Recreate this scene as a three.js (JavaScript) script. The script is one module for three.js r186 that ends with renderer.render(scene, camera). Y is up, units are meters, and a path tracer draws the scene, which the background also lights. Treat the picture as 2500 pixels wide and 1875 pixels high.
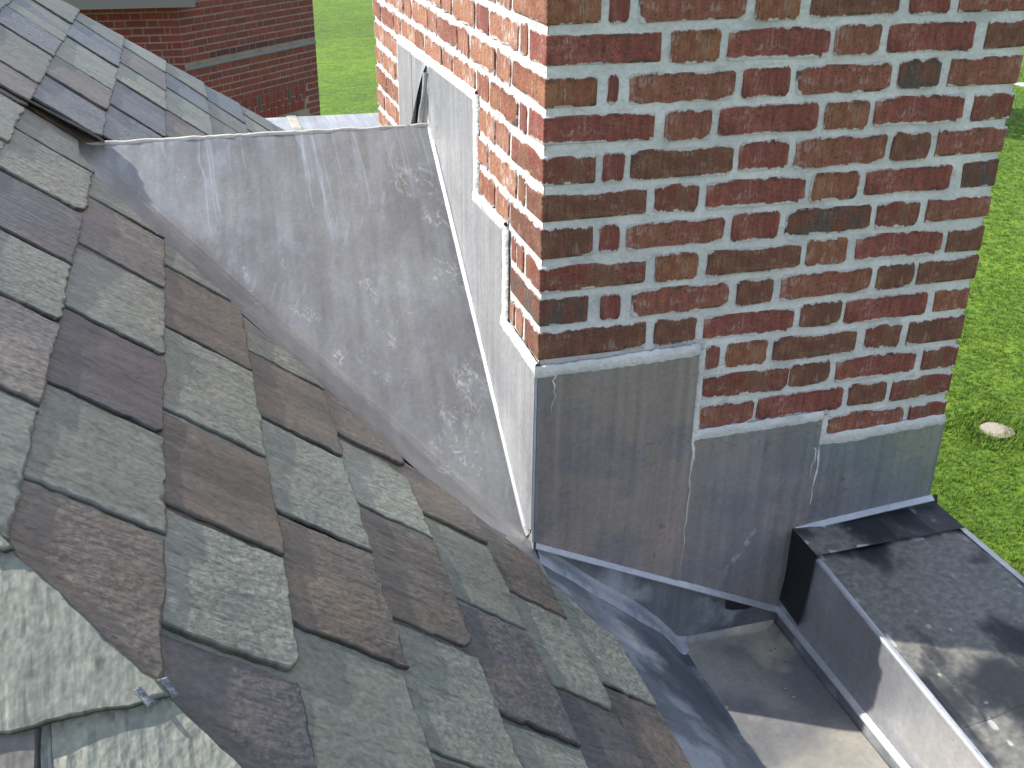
import * as THREE from 'three';
import { mergeGeometries, mergeVertices, toCreasedNormals } from 'three/addons/utils/BufferGeometryUtils.js';
import { RoundedBoxGeometry } from 'three/addons/geometries/RoundedBoxGeometry.js';

// ---------------------------------------------------------------- camera, sky, sun, exposure
const scene = new THREE.Scene();
const camera = new THREE.PerspectiveCamera(40.42, 4 / 3, 0.05, 3000);
{
  const yaw = 0.29214, pitch = 0.46647, roll = 0.01191;
  const f = new THREE.Vector3(Math.sin(yaw) * Math.cos(pitch), -Math.sin(pitch), -Math.cos(yaw) * Math.cos(pitch));
  const r0 = new THREE.Vector3(Math.cos(yaw), 0, Math.sin(yaw));
  const u0 = new THREE.Vector3().crossVectors(r0, f);
  const r = r0.clone().multiplyScalar(Math.cos(roll)).addScaledVector(u0, Math.sin(roll));
  const u = u0.clone().multiplyScalar(Math.cos(roll)).addScaledVector(r0, -Math.sin(roll));
  camera.position.set(-0.63, 0.205, 1.898);
  camera.quaternion.setFromRotationMatrix(new THREE.Matrix4().makeBasis(r, u, f.clone().negate()));
}
const SUN_ALT = 38.3 * Math.PI / 180, SUN_AZ = Math.atan2(0.58, 1);
const sunDir = new THREE.Vector3(-Math.cos(SUN_AZ) * Math.cos(SUN_ALT), Math.sin(SUN_ALT), -Math.sin(SUN_AZ) * Math.cos(SUN_ALT));
const SUN = 4.5, SKY = 0.61, EXPOSURE = 1.62;
{
  const W = 256, H = 128, d = new Float32Array(W * H * 4), v = new THREE.Vector3();
  for (let j = 0; j < H; j++) for (let i = 0; i < W; i++) {
    const el = ((j + 0.5) / H - 0.5) * Math.PI, az = ((i + 0.5) / W - 0.5) * 2 * Math.PI;
    v.set(Math.cos(el) * Math.cos(az), Math.sin(el), Math.cos(el) * Math.sin(az));
    const k = Math.pow(Math.max(0, v.y), 0.45), g = Math.pow(Math.max(0, v.dot(sunDir)), 6) * 0.7;
    const o = (j * W + i) * 4;
    d[o] = SKY * (1.12 * (1 - k) + 0.6 * k + g); d[o + 1] = SKY * (1.15 * (1 - k) + 0.77 * k + g * 0.97); d[o + 2] = SKY * (1.22 * (1 - k) + 1.12 * k + g * 0.9); d[o + 3] = 1;
  }
  const t = new THREE.DataTexture(d, W, H, THREE.RGBAFormat, THREE.FloatType);
  t.mapping = THREE.EquirectangularReflectionMapping; t.magFilter = t.minFilter = THREE.LinearFilter; t.needsUpdate = true;
  scene.background = t; scene.environment = t;
}
const sun = new THREE.DirectionalLight(new THREE.Color(1, 0.955, 0.88), SUN);
sun.position.copy(sunDir).multiplyScalar(40); sun.target.position.set(0, -1, 0);
sun.castShadow = true; sun.shadow.radius = 1.2; sun.shadow.mapSize.set(2048, 2048);
Object.assign(sun.shadow.camera, { left: -45, right: 45, top: 45, bottom: -45, near: 1, far: 120 });
scene.add(sun, sun.target);
const renderer = new THREE.WebGLRenderer();
renderer.toneMapping = THREE.LinearToneMapping;
renderer.toneMappingExposure = EXPOSURE;
renderer.shadowMap.enabled = true;

// ---------------------------------------------------------------- helpers
function rng(a) { return () => { a = (a + 0x6D2B79F5) | 0; let t = Math.imul(a ^ (a >>> 15), 1 | a); t = (t + Math.imul(t ^ (t >>> 7), 61 | t)) ^ t; return ((t ^ (t >>> 14)) >>> 0) / 4294967296; }; }
function hash(x, y, s) { let h = Math.imul(x, 374761393) + Math.imul(y, 668265263) + Math.imul(s, 974634533) | 0; h = Math.imul(h ^ (h >>> 13), 1274126177); h ^= h >>> 16; return (h >>> 0) / 4294967296; }
function noise(x, y, s = 0, px = 0, py = 0) {          // value noise; px, py: period in cells
  let xi = Math.floor(x), yi = Math.floor(y), fx = x - xi, fy = y - yi;
  fx = fx * fx * (3 - 2 * fx); fy = fy * fy * (3 - 2 * fy);
  let x1 = xi + 1, y1 = yi + 1;
  if (px) { xi = ((xi % px) + px) % px; x1 = ((x1 % px) + px) % px; yi = ((yi % py) + py) % py; y1 = ((y1 % py) + py) % py; }
  const a = hash(xi, yi, s), b = hash(x1, yi, s), c = hash(xi, y1, s), d = hash(x1, y1, s);
  return a + (b - a) * fx + (c - a + (a - b - c + d) * fx) * fy;
}
function fbm(x, y, s, oct, px = 0, py = 0, gain = 0.5) {
  let v = 0, a = 1, t = 0;
  for (let i = 0; i < oct; i++) { v += a * noise(x, y, s + i * 17, px, py); t += a; a *= gain; x *= 2; y *= 2; px *= 2; py *= 2; }
  return v / t;
}
const clamp = (v, a = 0, b = 1) => Math.min(b, Math.max(a, v));
const smooth = (a, b, v) => { const t = clamp((v - a) / (b - a)); return t * t * (3 - 2 * t); };
const lerp = (a, b, t) => a + (b - a) * t;
const mix3 = (a, b, t) => [lerp(a[0], b[0], t), lerp(a[1], b[1], t), lerp(a[2], b[2], t)];
function tex(w, h, fn, colour = true) {
  const d = new Uint8Array(w * h * 4);
  for (let j = 0; j < h; j++) for (let i = 0; i < w; i++) {
    const v = fn((i + 0.5) / w, (j + 0.5) / h), o = (j * w + i) * 4;
    if (colour) { d[o] = clamp(v[0], 0, 255); d[o + 1] = clamp(v[1], 0, 255); d[o + 2] = clamp(v[2], 0, 255); } else d[o] = d[o + 1] = d[o + 2] = clamp(v) * 255;
    d[o + 3] = 255;
  }
  const t = new THREE.DataTexture(d, w, h, THREE.RGBAFormat);
  t.wrapS = t.wrapT = THREE.RepeatWrapping; t.magFilter = THREE.LinearFilter; t.minFilter = THREE.LinearMipmapLinearFilter; t.generateMipmaps = true;
  if (colour) t.colorSpace = THREE.SRGBColorSpace;
  t.needsUpdate = true;
  return t;
}
const clampEdge = (t) => { t.wrapS = t.wrapT = THREE.ClampToEdgeWrapping; return t; };
const std = (o) => new THREE.MeshStandardMaterial({ side: THREE.DoubleSide, ...o });
const counts = new Map();
function numbered(name) { const n = counts.get(name) || 0; counts.set(name, n + 1); return n ? `${name}_${String(n).padStart(3, '0')}` : name; }
function group(name, label, category, extra = {}) {
  const g = new THREE.Group(); g.name = numbered(name); g.userData = { label, category, ...extra }; scene.add(g); return g;
}
function mesh(name, geo, mat, parent, label) {
  const m = new THREE.Mesh(geo, mat); m.name = name; m.castShadow = m.receiveShadow = true;
  if (label) m.userData.label = label;
  (parent || scene).add(m); return m;
}
function meshFrom(pos, uv, idx) {
  const g = new THREE.BufferGeometry();
  g.setAttribute('position', new THREE.Float32BufferAttribute(pos, 3)); g.setAttribute('uv', new THREE.Float32BufferAttribute(uv, 2));
  g.setIndex(idx); g.computeVertexNormals(); return g;
}
// grid surface: f(i, j) -> [x, y, z, u, v]
function grid(nu, nv, f) {
  const pos = [], uv = [], idx = [];
  for (let j = 0; j <= nv; j++) for (let i = 0; i <= nu; i++) { const p = f(i, j); pos.push(p[0], p[1], p[2]); uv.push(p[3], p[4]); }
  for (let j = 0; j < nv; j++) for (let i = 0; i < nu; i++) { const a = j * (nu + 1) + i, b = a + 1, c = a + nu + 1, d = c + 1; idx.push(a, b, d, a, d, c); }
  return meshFrom(pos, uv, idx);
}
function box(x0, x1, y0, y1, z0, z1) {                  // uv in metres on each face
  const g = new THREE.BoxGeometry(x1 - x0, y1 - y0, z1 - z0); g.translate((x0 + x1) / 2, (y0 + y1) / 2, (z0 + z1) / 2);
  const p = g.attributes.position, n = g.attributes.normal, u = g.attributes.uv;
  for (let i = 0; i < p.count; i++) {
    const ax = Math.abs(n.getX(i)) > 0.5, ay = Math.abs(n.getY(i)) > 0.5;
    u.setXY(i, ax ? p.getZ(i) : p.getX(i), ay ? p.getZ(i) : p.getY(i));
  }
  return g;
}
// a flat sheet cut to an outline, of a thickness; face: 'front' (plane z, outline x,y) or 'left' (plane x facing -x, outline z,y)
function sheet(points, thick, face, offset, wave = 0, seed = 0, cell = 0.03) {
  // outline filled by a clipped grid so that the sheet can be a little uneven
  const shape = new THREE.Shape(points.map(([a, b]) => new THREE.Vector2(a, b)));
  const g = new THREE.ExtrudeGeometry(shape, { depth: thick, bevelEnabled: true, bevelThickness: 0.0006, bevelSize: 0.0006, bevelSegments: 1 });
  if (face === 'left') g.applyMatrix4(new THREE.Matrix4().makeBasis(new THREE.Vector3(0, 0, 1), new THREE.Vector3(0, 1, 0), new THREE.Vector3(-1, 0, 0)).setPosition(-offset, 0, 0));
  else g.translate(0, 0, offset);
  return g;
}
// sweep a cross-section (a, b pairs) along a polyline; at each point frame vectors A, B
function sweep(path, section, closed = false, A, B) {
  const pos = [], uv = [], idx = []; let len = 0; const n = section.length;
  path.forEach((p, k) => {
    if (k) len += p.distanceTo(path[k - 1]);
    const a = typeof A === 'function' ? A(k) : A, b = typeof B === 'function' ? B(k) : B; let w = 0;
    section.forEach(([s, t], q) => {
      if (q) w += Math.hypot(s - section[q - 1][0], t - section[q - 1][1]);
      pos.push(p.x + a.x * s + b.x * t, p.y + a.y * s + b.y * t, p.z + a.z * s + b.z * t); uv.push(len, w);
    });
  });
  for (let k = 0; k + 1 < path.length; k++) for (let q = 0; q < (closed ? n : n - 1); q++) {
    const a = k * n + q, b = k * n + (q + 1) % n, c = a + n, d = b + n; idx.push(a, b, d, a, d, c);
  }
  return meshFrom(pos, uv, idx);
}
const V = (x, y, z) => new THREE.Vector3(x, y, z);

// ---------------------------------------------------------------- materials
// slate: grain runs along u (down the slope)
function fields(n, fns) { return fns.map((f) => { const a = new Float32Array(n * n); for (let j = 0; j < n; j++) for (let i = 0; i < n; i++) a[j * n + i] = f((i + 0.5) / n, (j + 0.5) / n); return a; }); }
function fromFields(n, seed, fn) {                      // colour a set of fields, each shifted by the seed
  const q = rng(seed), ox = Math.floor(q() * n), oy = Math.floor(q() * n), ox2 = Math.floor(q() * n), oy2 = Math.floor(q() * n); let i = -1;
  return tex(n, n, () => { i++; const x = i % n, y = (i / n) | 0; return fn(((y + oy) % n) * n + (x + ox) % n, ((y + oy2) % n) * n + (x + ox2) % n); });
}
const SN = 768, [sM, sSt, sSt2, sF, sT, sScr, sPit] = fields(SN, [
  (x, y) => fbm(x * 5, y * 5, 11, 4, 5, 5), (x, y) => fbm(x * 5, y * 44, 61, 4, 5, 44), (x, y) => fbm(x * 3, y * 14, 101, 3, 3, 14), (x, y) => fbm(x * 110, y * 130, 141, 2, 110, 130),
  (x, y) => smooth(0.5, 0.74, fbm(x * 7, y * 13, 211, 4, 7, 13)), (x, y) => smooth(0.76, 0.86, noise(x * 30, y * 190, 311, 30, 190)) * smooth(0.62, 0.8, fbm(x * 6, y * 6, 321, 2, 6, 6)), (x, y) => smooth(0.82, 0.92, noise(x * 30, y * 110, 331, 30, 110))]);
function slateTex(seed, base, dark, tint, tintAmount, streaky) {
  return fromFields(SN, seed, (a, b) => {
    let c = mix3(base, dark, clamp((sM[a] - 0.42) * 1.3 + (sSt[b] - 0.5) * streaky + (sSt2[a] - 0.5) * streaky * 0.8));
    c = mix3(c, tint, sT[b] * tintAmount);
    const k = (0.95 + (sF[a] - 0.5) * 0.26 + (sSt[a] - 0.5) * 0.14) * (1 - sPit[b] * 0.16), w = sScr[a] * 0.12;
    return [c[0] * k + 255 * w, c[1] * k + 250 * w, c[2] * k + 240 * w];
  });
}
const slateBump = [1, 2].map((s) => tex(768, 768, (x, y) => {
  const wx = x + (fbm(x * 4, y * 4, s + 7, 3, 4, 4) - 0.5) * 0.12, wy = y + (fbm(x * 4, y * 4, s + 70, 3, 4, 4) - 0.5) * 0.1;
  const n = fbm(wx * 4, wy * 5, s * 31, 4, 4, 5) * 8, q = Math.floor(n) + smooth(0.32, 0.68, n - Math.floor(n));   // cleavage steps
  const g = fbm(x * 14, y * 70, s * 31 + 5, 3, 14, 70), f = fbm(x * 60, y * 80, s * 31 + 9, 3, 60, 80);
  return q / 8 * 0.42 + g * 0.34 + f * 0.24;
}, false));
const SL = {
  g: slateTex(11, [133, 134, 125], [106, 108, 102], [143, 139, 126], 0.5, 0.9),
  l: slateTex(23, [143, 145, 136], [116, 118, 112], [152, 147, 132], 0.6, 0.8),
  b: slateTex(37, [118, 121, 126], [92, 95, 102], [130, 131, 130], 0.5, 1.1),
  p: slateTex(41, [125, 119, 115], [100, 94, 92], [138, 129, 119], 0.7, 1.0),
  w: slateTex(53, [110, 102, 96], [82, 76, 73], [130, 114, 98], 0.5, 1.4),
  d: slateTex(67, [96, 92, 94], [70, 68, 72], [122, 110, 100], 0.4, 1.2),
};
const slateMat = {};
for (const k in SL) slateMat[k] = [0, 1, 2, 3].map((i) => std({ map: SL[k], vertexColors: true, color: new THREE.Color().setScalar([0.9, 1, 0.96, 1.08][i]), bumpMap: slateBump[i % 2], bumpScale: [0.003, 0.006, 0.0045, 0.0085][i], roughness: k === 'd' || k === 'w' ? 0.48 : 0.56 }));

// bricks: one colour each, with lime smeared over the margins in ragged brush strokes
function brickTex(seed, base, dark, smear) {
  return clampEdge(tex(320, 112, (x, y) => {
    const X = x * 8, Y = y * 2.8;
    const m = fbm(X * 0.6, Y * 0.7, seed, 4), v = fbm(X * 5, Y * 0.6, seed + 40, 3), f = fbm(X * 14, Y * 14, seed + 80, 2);
    let c = mix3(base, dark, smooth(0.32, 0.72, m));
    const k = 0.88 + (v - 0.5) * 0.3 + (f - 0.5) * 0.26;
    c = [c[0] * k, c[1] * k, c[2] * k];
    const pit = smooth(0.78, 0.86, noise(X * 9, Y * 9, seed + 60)); c = mix3(c, [56, 40, 36], pit * 0.5);
    const px = Math.max(0, 0.17 - Math.min(x, 1 - x) * 1.5), py = Math.max(0, 0.3 - Math.min(y, 1 - y) * 0.9);   // rounded margin
    const dist = 0.3 - Math.hypot(px * 1.45, py);
    const wob = fbm(X * 0.75, Y * 0.7, seed + 120, 3), rag = fbm(X * 3.2, Y * 2.6, seed + 140, 3), brush = fbm(X * 12, Y * 0.9, seed + 160, 2);
    const edge = -0.045 + 0.24 * Math.pow(wob, 2) + 0.07 * (rag - 0.5) + 0.08 * Math.max(0, brush - 0.45);
    let s = smooth(0.025, -0.025, dist - edge);
    s = Math.max(s, smooth(0.6, 0.8, fbm(X * 0.9, Y * 0.9, seed + 200, 3)) * smooth(0.3, 0.75, fbm(X * 9, Y * 1.4, seed + 230, 3)) * smear);
    const soot = smooth(0.5, 0.72, fbm(X * 1.3, Y * 1.6, seed + 260, 3)) * smooth(0.2, 0.02, dist) * 0.6;
    c = mix3(c, [62, 53, 48], soot);
    const mo = 180 + 30 * fbm(X * 6, Y * 6, seed + 300, 2);
    return mix3(c, [mo, mo - 1, mo - 4], s * 0.94);
  }));
}
const BK = {
  r: [1, 2, 3, 4].map((i) => brickTex(100 + i * 7, [160, 97, 81], i % 2 ? [145, 81, 70] : [153, 100, 78], 0.45)),
  o: [1, 2, 3].map((i) => brickTex(200 + i * 7, [166, 114, 84], i % 2 ? [150, 94, 70] : [160, 98, 78], 0.5)),
  n: [1, 2, 3].map((i) => brickTex(300 + i * 7, [142, 100, 76], i % 2 ? [126, 82, 66] : [140, 78, 64], 0.35)),
  s: [1, 2, 3, 4].map((i) => brickTex(500 + i * 7, [186, 134, 108], i % 2 ? [170, 112, 90] : [178, 124, 96], 1.0)),  // sunlit face: lighter copy, sun brightness put into the colour, plus lime wash
  k: [1, 2].map((i) => brickTex(400 + i * 7, [100, 88, 80], [132, 84, 68], 0.2)),
};
const brickBump = tex(320, 128, (x, y) => fbm(x * 26, y * 9, 5, 4) * 0.7 + 0.3 * fbm(x * 90, y * 6, 9, 2), false);
const brickMat = {};
for (const k in BK) brickMat[k] = BK[k].map((t) => std({ map: t, bumpMap: brickBump, bumpScale: 0.0025, roughness: 0.9 }));
const mortarTex = tex(768, 768, (x, y) => {
  const m = fbm(x * 8, y * 8, 901, 5, 8, 8), f = fbm(x * 70, y * 70, 931, 3, 70, 70), st = smooth(0.62, 0.82, fbm(x * 10, y * 16, 961, 4, 10, 16));
  const k = 202 + (m - 0.5) * 38 + (f - 0.5) * 22; const c = [k + 2, k + 1, k - 3];
  return mix3(c, [160, 161, 160], st * 0.45);
});
const mortarBump = tex(768, 768, (x, y) => fbm(x * 9, y * 12, 77, 5, 9, 12) * 0.7 + fbm(x * 80, y * 80, 79, 2, 80, 80) * 0.3, false);
const uvScale = (t, s) => { const c = t.clone(); c.repeat.set(s, s); c.needsUpdate = true; return c; };
const mortarMat = std({ map: uvScale(mortarTex, 2), bumpMap: uvScale(mortarBump, 2), bumpScale: 0.006, roughness: 0.95 });

// lead
const LN = 768, [lM, lM2, lSt, lF, lSpot, lSc] = fields(LN, [(x, y) => fbm(x * 4, y * 4, 601, 5, 4, 4), (x, y) => fbm(x * 7, y * 6, 641, 5, 7, 6), (x, y) => fbm(x * 60, y * 3, 681, 3, 60, 3), (x, y) => fbm(x * 120, y * 120, 711, 2, 120, 120),
  (x, y) => smooth(0.86, 0.94, noise(x * 90, y * 90, 741, 90, 90)), (x, y) => smooth(0.8, 0.9, noise(x * 150, y * 16, 771, 150, 16)) * smooth(0.6, 0.8, fbm(x * 6, y * 5, 781, 3, 6, 5))]);
function leadTex(seed, base, other, pale, otherAmt, paleAmt, streak) {
  return fromFields(LN, seed, (a, b) => {
    let c = mix3(base, other, smooth(0.4, 0.64, lM[a]) * otherAmt);
    c = mix3(c, pale, smooth(0.5, 0.74, lM2[b]) * paleAmt);
    const k = 0.98 + (lSt[a] - 0.5) * streak + (lF[a] - 0.5) * 0.1 + (lM2[a] - 0.5) * 0.1;
    c = mix3([c[0] * k, c[1] * k, c[2] * k], [92, 90, 90], lSpot[a] * smooth(0.5, 0.7, lM[b]) * 0.3);
    return mix3(c, [222, 224, 226], lSc[b] * 0.1);
  });
}
const leadBump = tex(768, 768, (x, y) => fbm(x * 3, y * 3, 501, 3, 3, 3) * 0.8 + fbm(x * 24, y * 24, 541, 3, 24, 24) * 0.14 + fbm(x * 120, y * 120, 551, 2, 120, 120) * 0.06, false);
const leadMat = (t, o = {}) => std({ map: t, bumpMap: leadBump, bumpScale: 0.004, roughness: 0.5, metalness: 0.35, ...o });
const LEAD = {
  flash: leadMat(leadTex(601, [146, 142, 142], [158, 141, 130], [160, 157, 154], 0.95, 0.3, 0.2)),
  side: leadMat(leadTex(631, [168, 169, 171], [152, 154, 158], [188, 189, 190], 0.7, 0.5, 0.2), { bumpScale: 0.009 }),
  apron: leadMat(leadTex(661, [126, 130, 136], [98, 103, 111], [182, 187, 192], 0.85, 0.7, 0.16), { roughness: 0.52 }),
  gutter: leadMat(leadTex(691, [162, 158, 149], [118, 118, 120], [202, 190, 168], 0.8, 0.85, 0.06), { roughness: 0.55 }),
  wall: leadMat(leadTex(721, [172, 173, 176], [156, 157, 162], [192, 192, 192], 0.6, 0.5, 0.08), { roughness: 0.36, metalness: 0.55 }),
  hem: leadMat(leadTex(751, [184, 186, 190], [166, 168, 174], [204, 204, 204], 0.4, 0.4, 0.05), { roughness: 0.45 }),
  scuff: leadMat(leadTex(781, [176, 180, 185], [140, 147, 157], [206, 208, 208], 0.7, 0.5, 0.05), { roughness: 0.75, bumpScale: 0.006 }),
  crust: leadMat(leadTex(791, [206, 203, 192], [180, 178, 170], [222, 220, 212], 0.6, 0.6, 0.05), { roughness: 0.8, metalness: 0 }),
};
for (const k of ['map', 'bumpMap']) LEAD.scuff[k] = uvScale(LEAD.scuff[k], 4);
LEAD.apron.map = uvScale(LEAD.apron.map, 1.7);
// the front flashing: patchy patina with brown roof and blue sky reflections painted in, fine rolling streaks, a pale scrape; 1 m to the tile
const frontTex = tex(800, 800, (tx, ty) => {
  const X = tx / 0.9, Y = (ty < 0.45 ? ty - 1 : ty - 2) / 0.9;
  const m = fbm(X * 4 + 3, Y * 4, 2001, 5), m2 = fbm(X * 10, Y * 9, 2031, 5), st = fbm(X * 70, Y * 2.2, 2061, 3), st2 = fbm(X * 16, Y * 1.2, 2071, 2), f = fbm(X * 170, Y * 170, 2081, 2);
  let c = [140, 139, 142];
  const brown = X < 0.715 ? smooth(0.34, 0.66, m + (X < 0.37 ? 0.08 : 0)) : smooth(0.6, 0.75, m); c = mix3(c, [154, 141, 133], brown * 0.7);
  if (X > 0.715) c = mix3(c, [132, 140, 148], 0.6);  // sky reflection put into the colour of the right piece
  const wash = smooth(0.5, 0.54, m2) * smooth(0.42, 0.6, fbm(X * 3 + 8, Y * 3, 2091, 3)); c = mix3(c, [164, 152, 144], wash * 0.45);
  c = mix3(c, [118, 121, 129], smooth(0.5, 0.74, fbm(X * 9 + 4, Y * 11, 2101, 5)) * 0.5);
  const k = 0.97 + (st - 0.5) * 0.2 + (st2 - 0.5) * 0.1 + (f - 0.5) * 0.12; c = [c[0] * k, c[1] * k, c[2] * k];
  const spot = smooth(0.84, 0.92, noise(X * 100, Y * 100, 2111)) * smooth(0.5, 0.7, m2); c = mix3(c, [84, 84, 90], spot * 0.4);
  const d = (X - 0.545) * 0.84 - (Y + 1.33) * 0.54, l = (X - 0.545) * 0.54 + (Y + 1.33) * 0.84;      // along the scrape
  const sc = smooth(0.012, 0.003, Math.abs(d + (noise(l * 20, 3, 2121) - 0.5) * 0.012)) * smooth(0.11, 0.03, Math.abs(l)) * smooth(0.35, 0.65, fbm(X * 60, Y * 40, 2131, 2)); c = mix3(c, [172, 182, 194], sc * 0.8);
  return c;
});
const frontLead = leadMat(uvScale(frontTex, 0.9), { bumpScale: 0.007 });
// the saddle sheet, with lime runs below its ridge, scuffs and scratches; 1.1 m across, 1.4 m down
const drips = [];
{
  const r = rng(5);
  for (const [x, n, len, sp] of [[-0.63, 4, 0.34, 0.03], [-0.55, 3, 0.18, 0.03], [-0.37, 3, 0.3, 0.03], [-0.31, 5, 0.42, 0.035], [-0.23, 2, 0.3, 0.012], [-0.12, 3, 0.34, 0.03], [-0.05, 2, 0.2, 0.02], [-0.75, 2, 0.12, 0.03]])
    for (let k = 0; k < n; k++) drips.push([x + (r() - 0.5) * sp * 2, len * (0.45 + r() * 0.6), 0.0025 + r() * 0.0035, r() * 100, 0.25 + r() * 0.45]);
}
const scuffs = [];
{
  const r = rng(15);
  for (const [x, y, n, s] of [[-0.09, 0.2, 10, 0.05], [-0.02, 0.3, 16, 0.06], [-0.02, 0.5, 16, 0.07], [-0.27, 0.52, 5, 0.02], [-0.05, 0.8, 14, 0.06], [-0.1, 0.92, 12, 0.05], [-0.15, 1.02, 12, 0.06], [-0.3, 0.75, 8, 0.08], [-0.5, 0.5, 6, 0.1]])
    for (let k = 0; k < n; k++) scuffs.push([x + (r() - 0.5) * s * 2, y + (r() - 0.5) * s * 2, 0.002 + r() * 0.007, 0.004 + r() * 0.02, r() * 50, 0.25 + r() * 0.4, (r() - 0.3) * 1.2]);
}
const saddleTex = tex(768, 940, (tx, ty) => {
  const X = -1.0 + tx * 1.1, D = ty * 1.4;                        // metres; D from the ridge down
  const m = fbm(X * 4, D * 4, 811, 5), m2 = fbm(X * 11, D * 8, 841, 4), st = fbm(X * 55 + D * 4, D * 3.5, 861, 3), f = fbm(X * 160, D * 160, 871, 2);
  let c = mix3([146, 146, 144], [133, 132, 131], smooth(0.36, 0.64, m));
  c = mix3(c, [166, 168, 170], smooth(0.48, 0.85, m2) * 0.3);
  c = mix3(c, [172, 178, 188], smooth(0.54, 0.8, fbm(X * 22, D * 13, 881, 4)) * 0.25);
  const k = 0.96 + (st - 0.5) * 0.14 + (f - 0.5) * 0.09; c = [c[0] * k, c[1] * k, c[2] * k];
  for (const [dx, len, w, s, a] of drips) {
    if (D > len || Math.abs(X - dx) > 0.03) continue;
    const cx = dx + (noise(D * 14, s, 5) - 0.5) * 0.012 + D * 0.02, ww = w * (1.2 - D / len * 0.7);
    const q = smooth(ww, ww * 0.4, Math.abs(X - cx)) * smooth(len, len * 0.85, D) * (0.5 + 0.5 * noise(D * 40, s, 9));
    c = mix3(c, [186, 196, 206], q * a * 0.75);
  }
  const wash = smooth(0.24, 0.0, D - 0.16 * fbm(X * 12, 3, 77, 3)) * smooth(0.45, 0.7, fbm(X * 24, D * 5, 78, 3)); c = mix3(c, [168, 174, 184], wash * 0.22);
  for (const [sx, sy, a, b, s, al, sh] of scuffs) {
    const ex = X - sx - (D - sy) * sh, ey = D - sy; if (Math.abs(ex) > 0.03 || Math.abs(ey) > 0.06) continue;
    const q = smooth(1.5, 0.3, Math.hypot(ex / a, ey / b) * 0.6) * smooth(0.45, 0.7, fbm(X * 220, D * 160, s | 0, 2));
    c = mix3(c, [210, 210, 208], q * al * 0.8);
  }
  const arc = Math.abs(Math.hypot(X + 0.075, (D - 0.31) * 0.75) - 0.115), onArc = smooth(0.006, 0.001, arc) * (X < -0.02 && D < 0.31 ? 1 : 0); c = mix3(c, [188, 190, 192], onArc * 0.3 * noise(X * 90, D * 90, 4));
  const fine = smooth(0.8, 0.9, noise(X * 90 + D * 30, D * 16, 895)) * smooth(0.45, 0.65, noise(X * 8, D * 8, 896)); c = mix3(c, [190, 190, 194], fine * 0.16);
  const dot = smooth(0.93, 0.97, noise(X * 150, D * 150, 897)) * smooth(0.4, 0.7, m2); return mix3(c, [215, 214, 210], dot * 0.35);
});
const saddleMat = std({ map: saddleTex, bumpMap: leadBump, bumpScale: 0.006, roughness: 0.48, metalness: 0.3 });

// rubber membrane, with dust lying on it in patches
const rubberTex = tex(1024, 1024, (x, y) => {
  const X = x * 1.2, Z = y * 1.2;
  const m = fbm(x * 5, y * 4, 1001, 5, 5, 4), m2 = fbm(x * 14, y * 10, 1041, 4, 14, 10), f = fbm(x * 120, y * 120, 1061, 2, 120, 120);
  let dust = smooth(0.43, 0.58, m * 0.65 + m2 * 0.35 + (noise(Z * 3, 2.5, 12) - 0.4) * 0.12);
  for (const [a, w] of [[0.09, 0.02], [0.2, 0.028], [0.31, 0.02]]) dust += smooth(w, w * 0.8, Math.abs((X % 0.42) - a)) * 0.7 * (m2 - 0.1);
  let c = mix3([34, 37, 42], [138, 135, 126], clamp(dust) * 0.85);
  const k = 0.9 + (f - 0.5) * 0.35; c = [c[0] * k, c[1] * k, c[2] * k];
  const s = smooth(0.8, 0.9, noise(x * 60, y * 48, 1081, 60, 48)) * smooth(0.45, 0.65, m2) * 0.75; return mix3(c, [190, 190, 186], s);
});
const rubberBump = tex(512, 512, (x, y) => fbm(x * 8, y * 8, 1101, 4, 8, 8), false);
const rubberMat = std({ map: uvScale(rubberTex, 1 / 1.2), bumpMap: rubberBump, bumpScale: 0.004, roughness: 0.62 });
const rubberDark = std({ color: new THREE.Color(0.012, 0.013, 0.015), bumpMap: rubberBump, bumpScale: 0.003, roughness: 0.55 });

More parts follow.
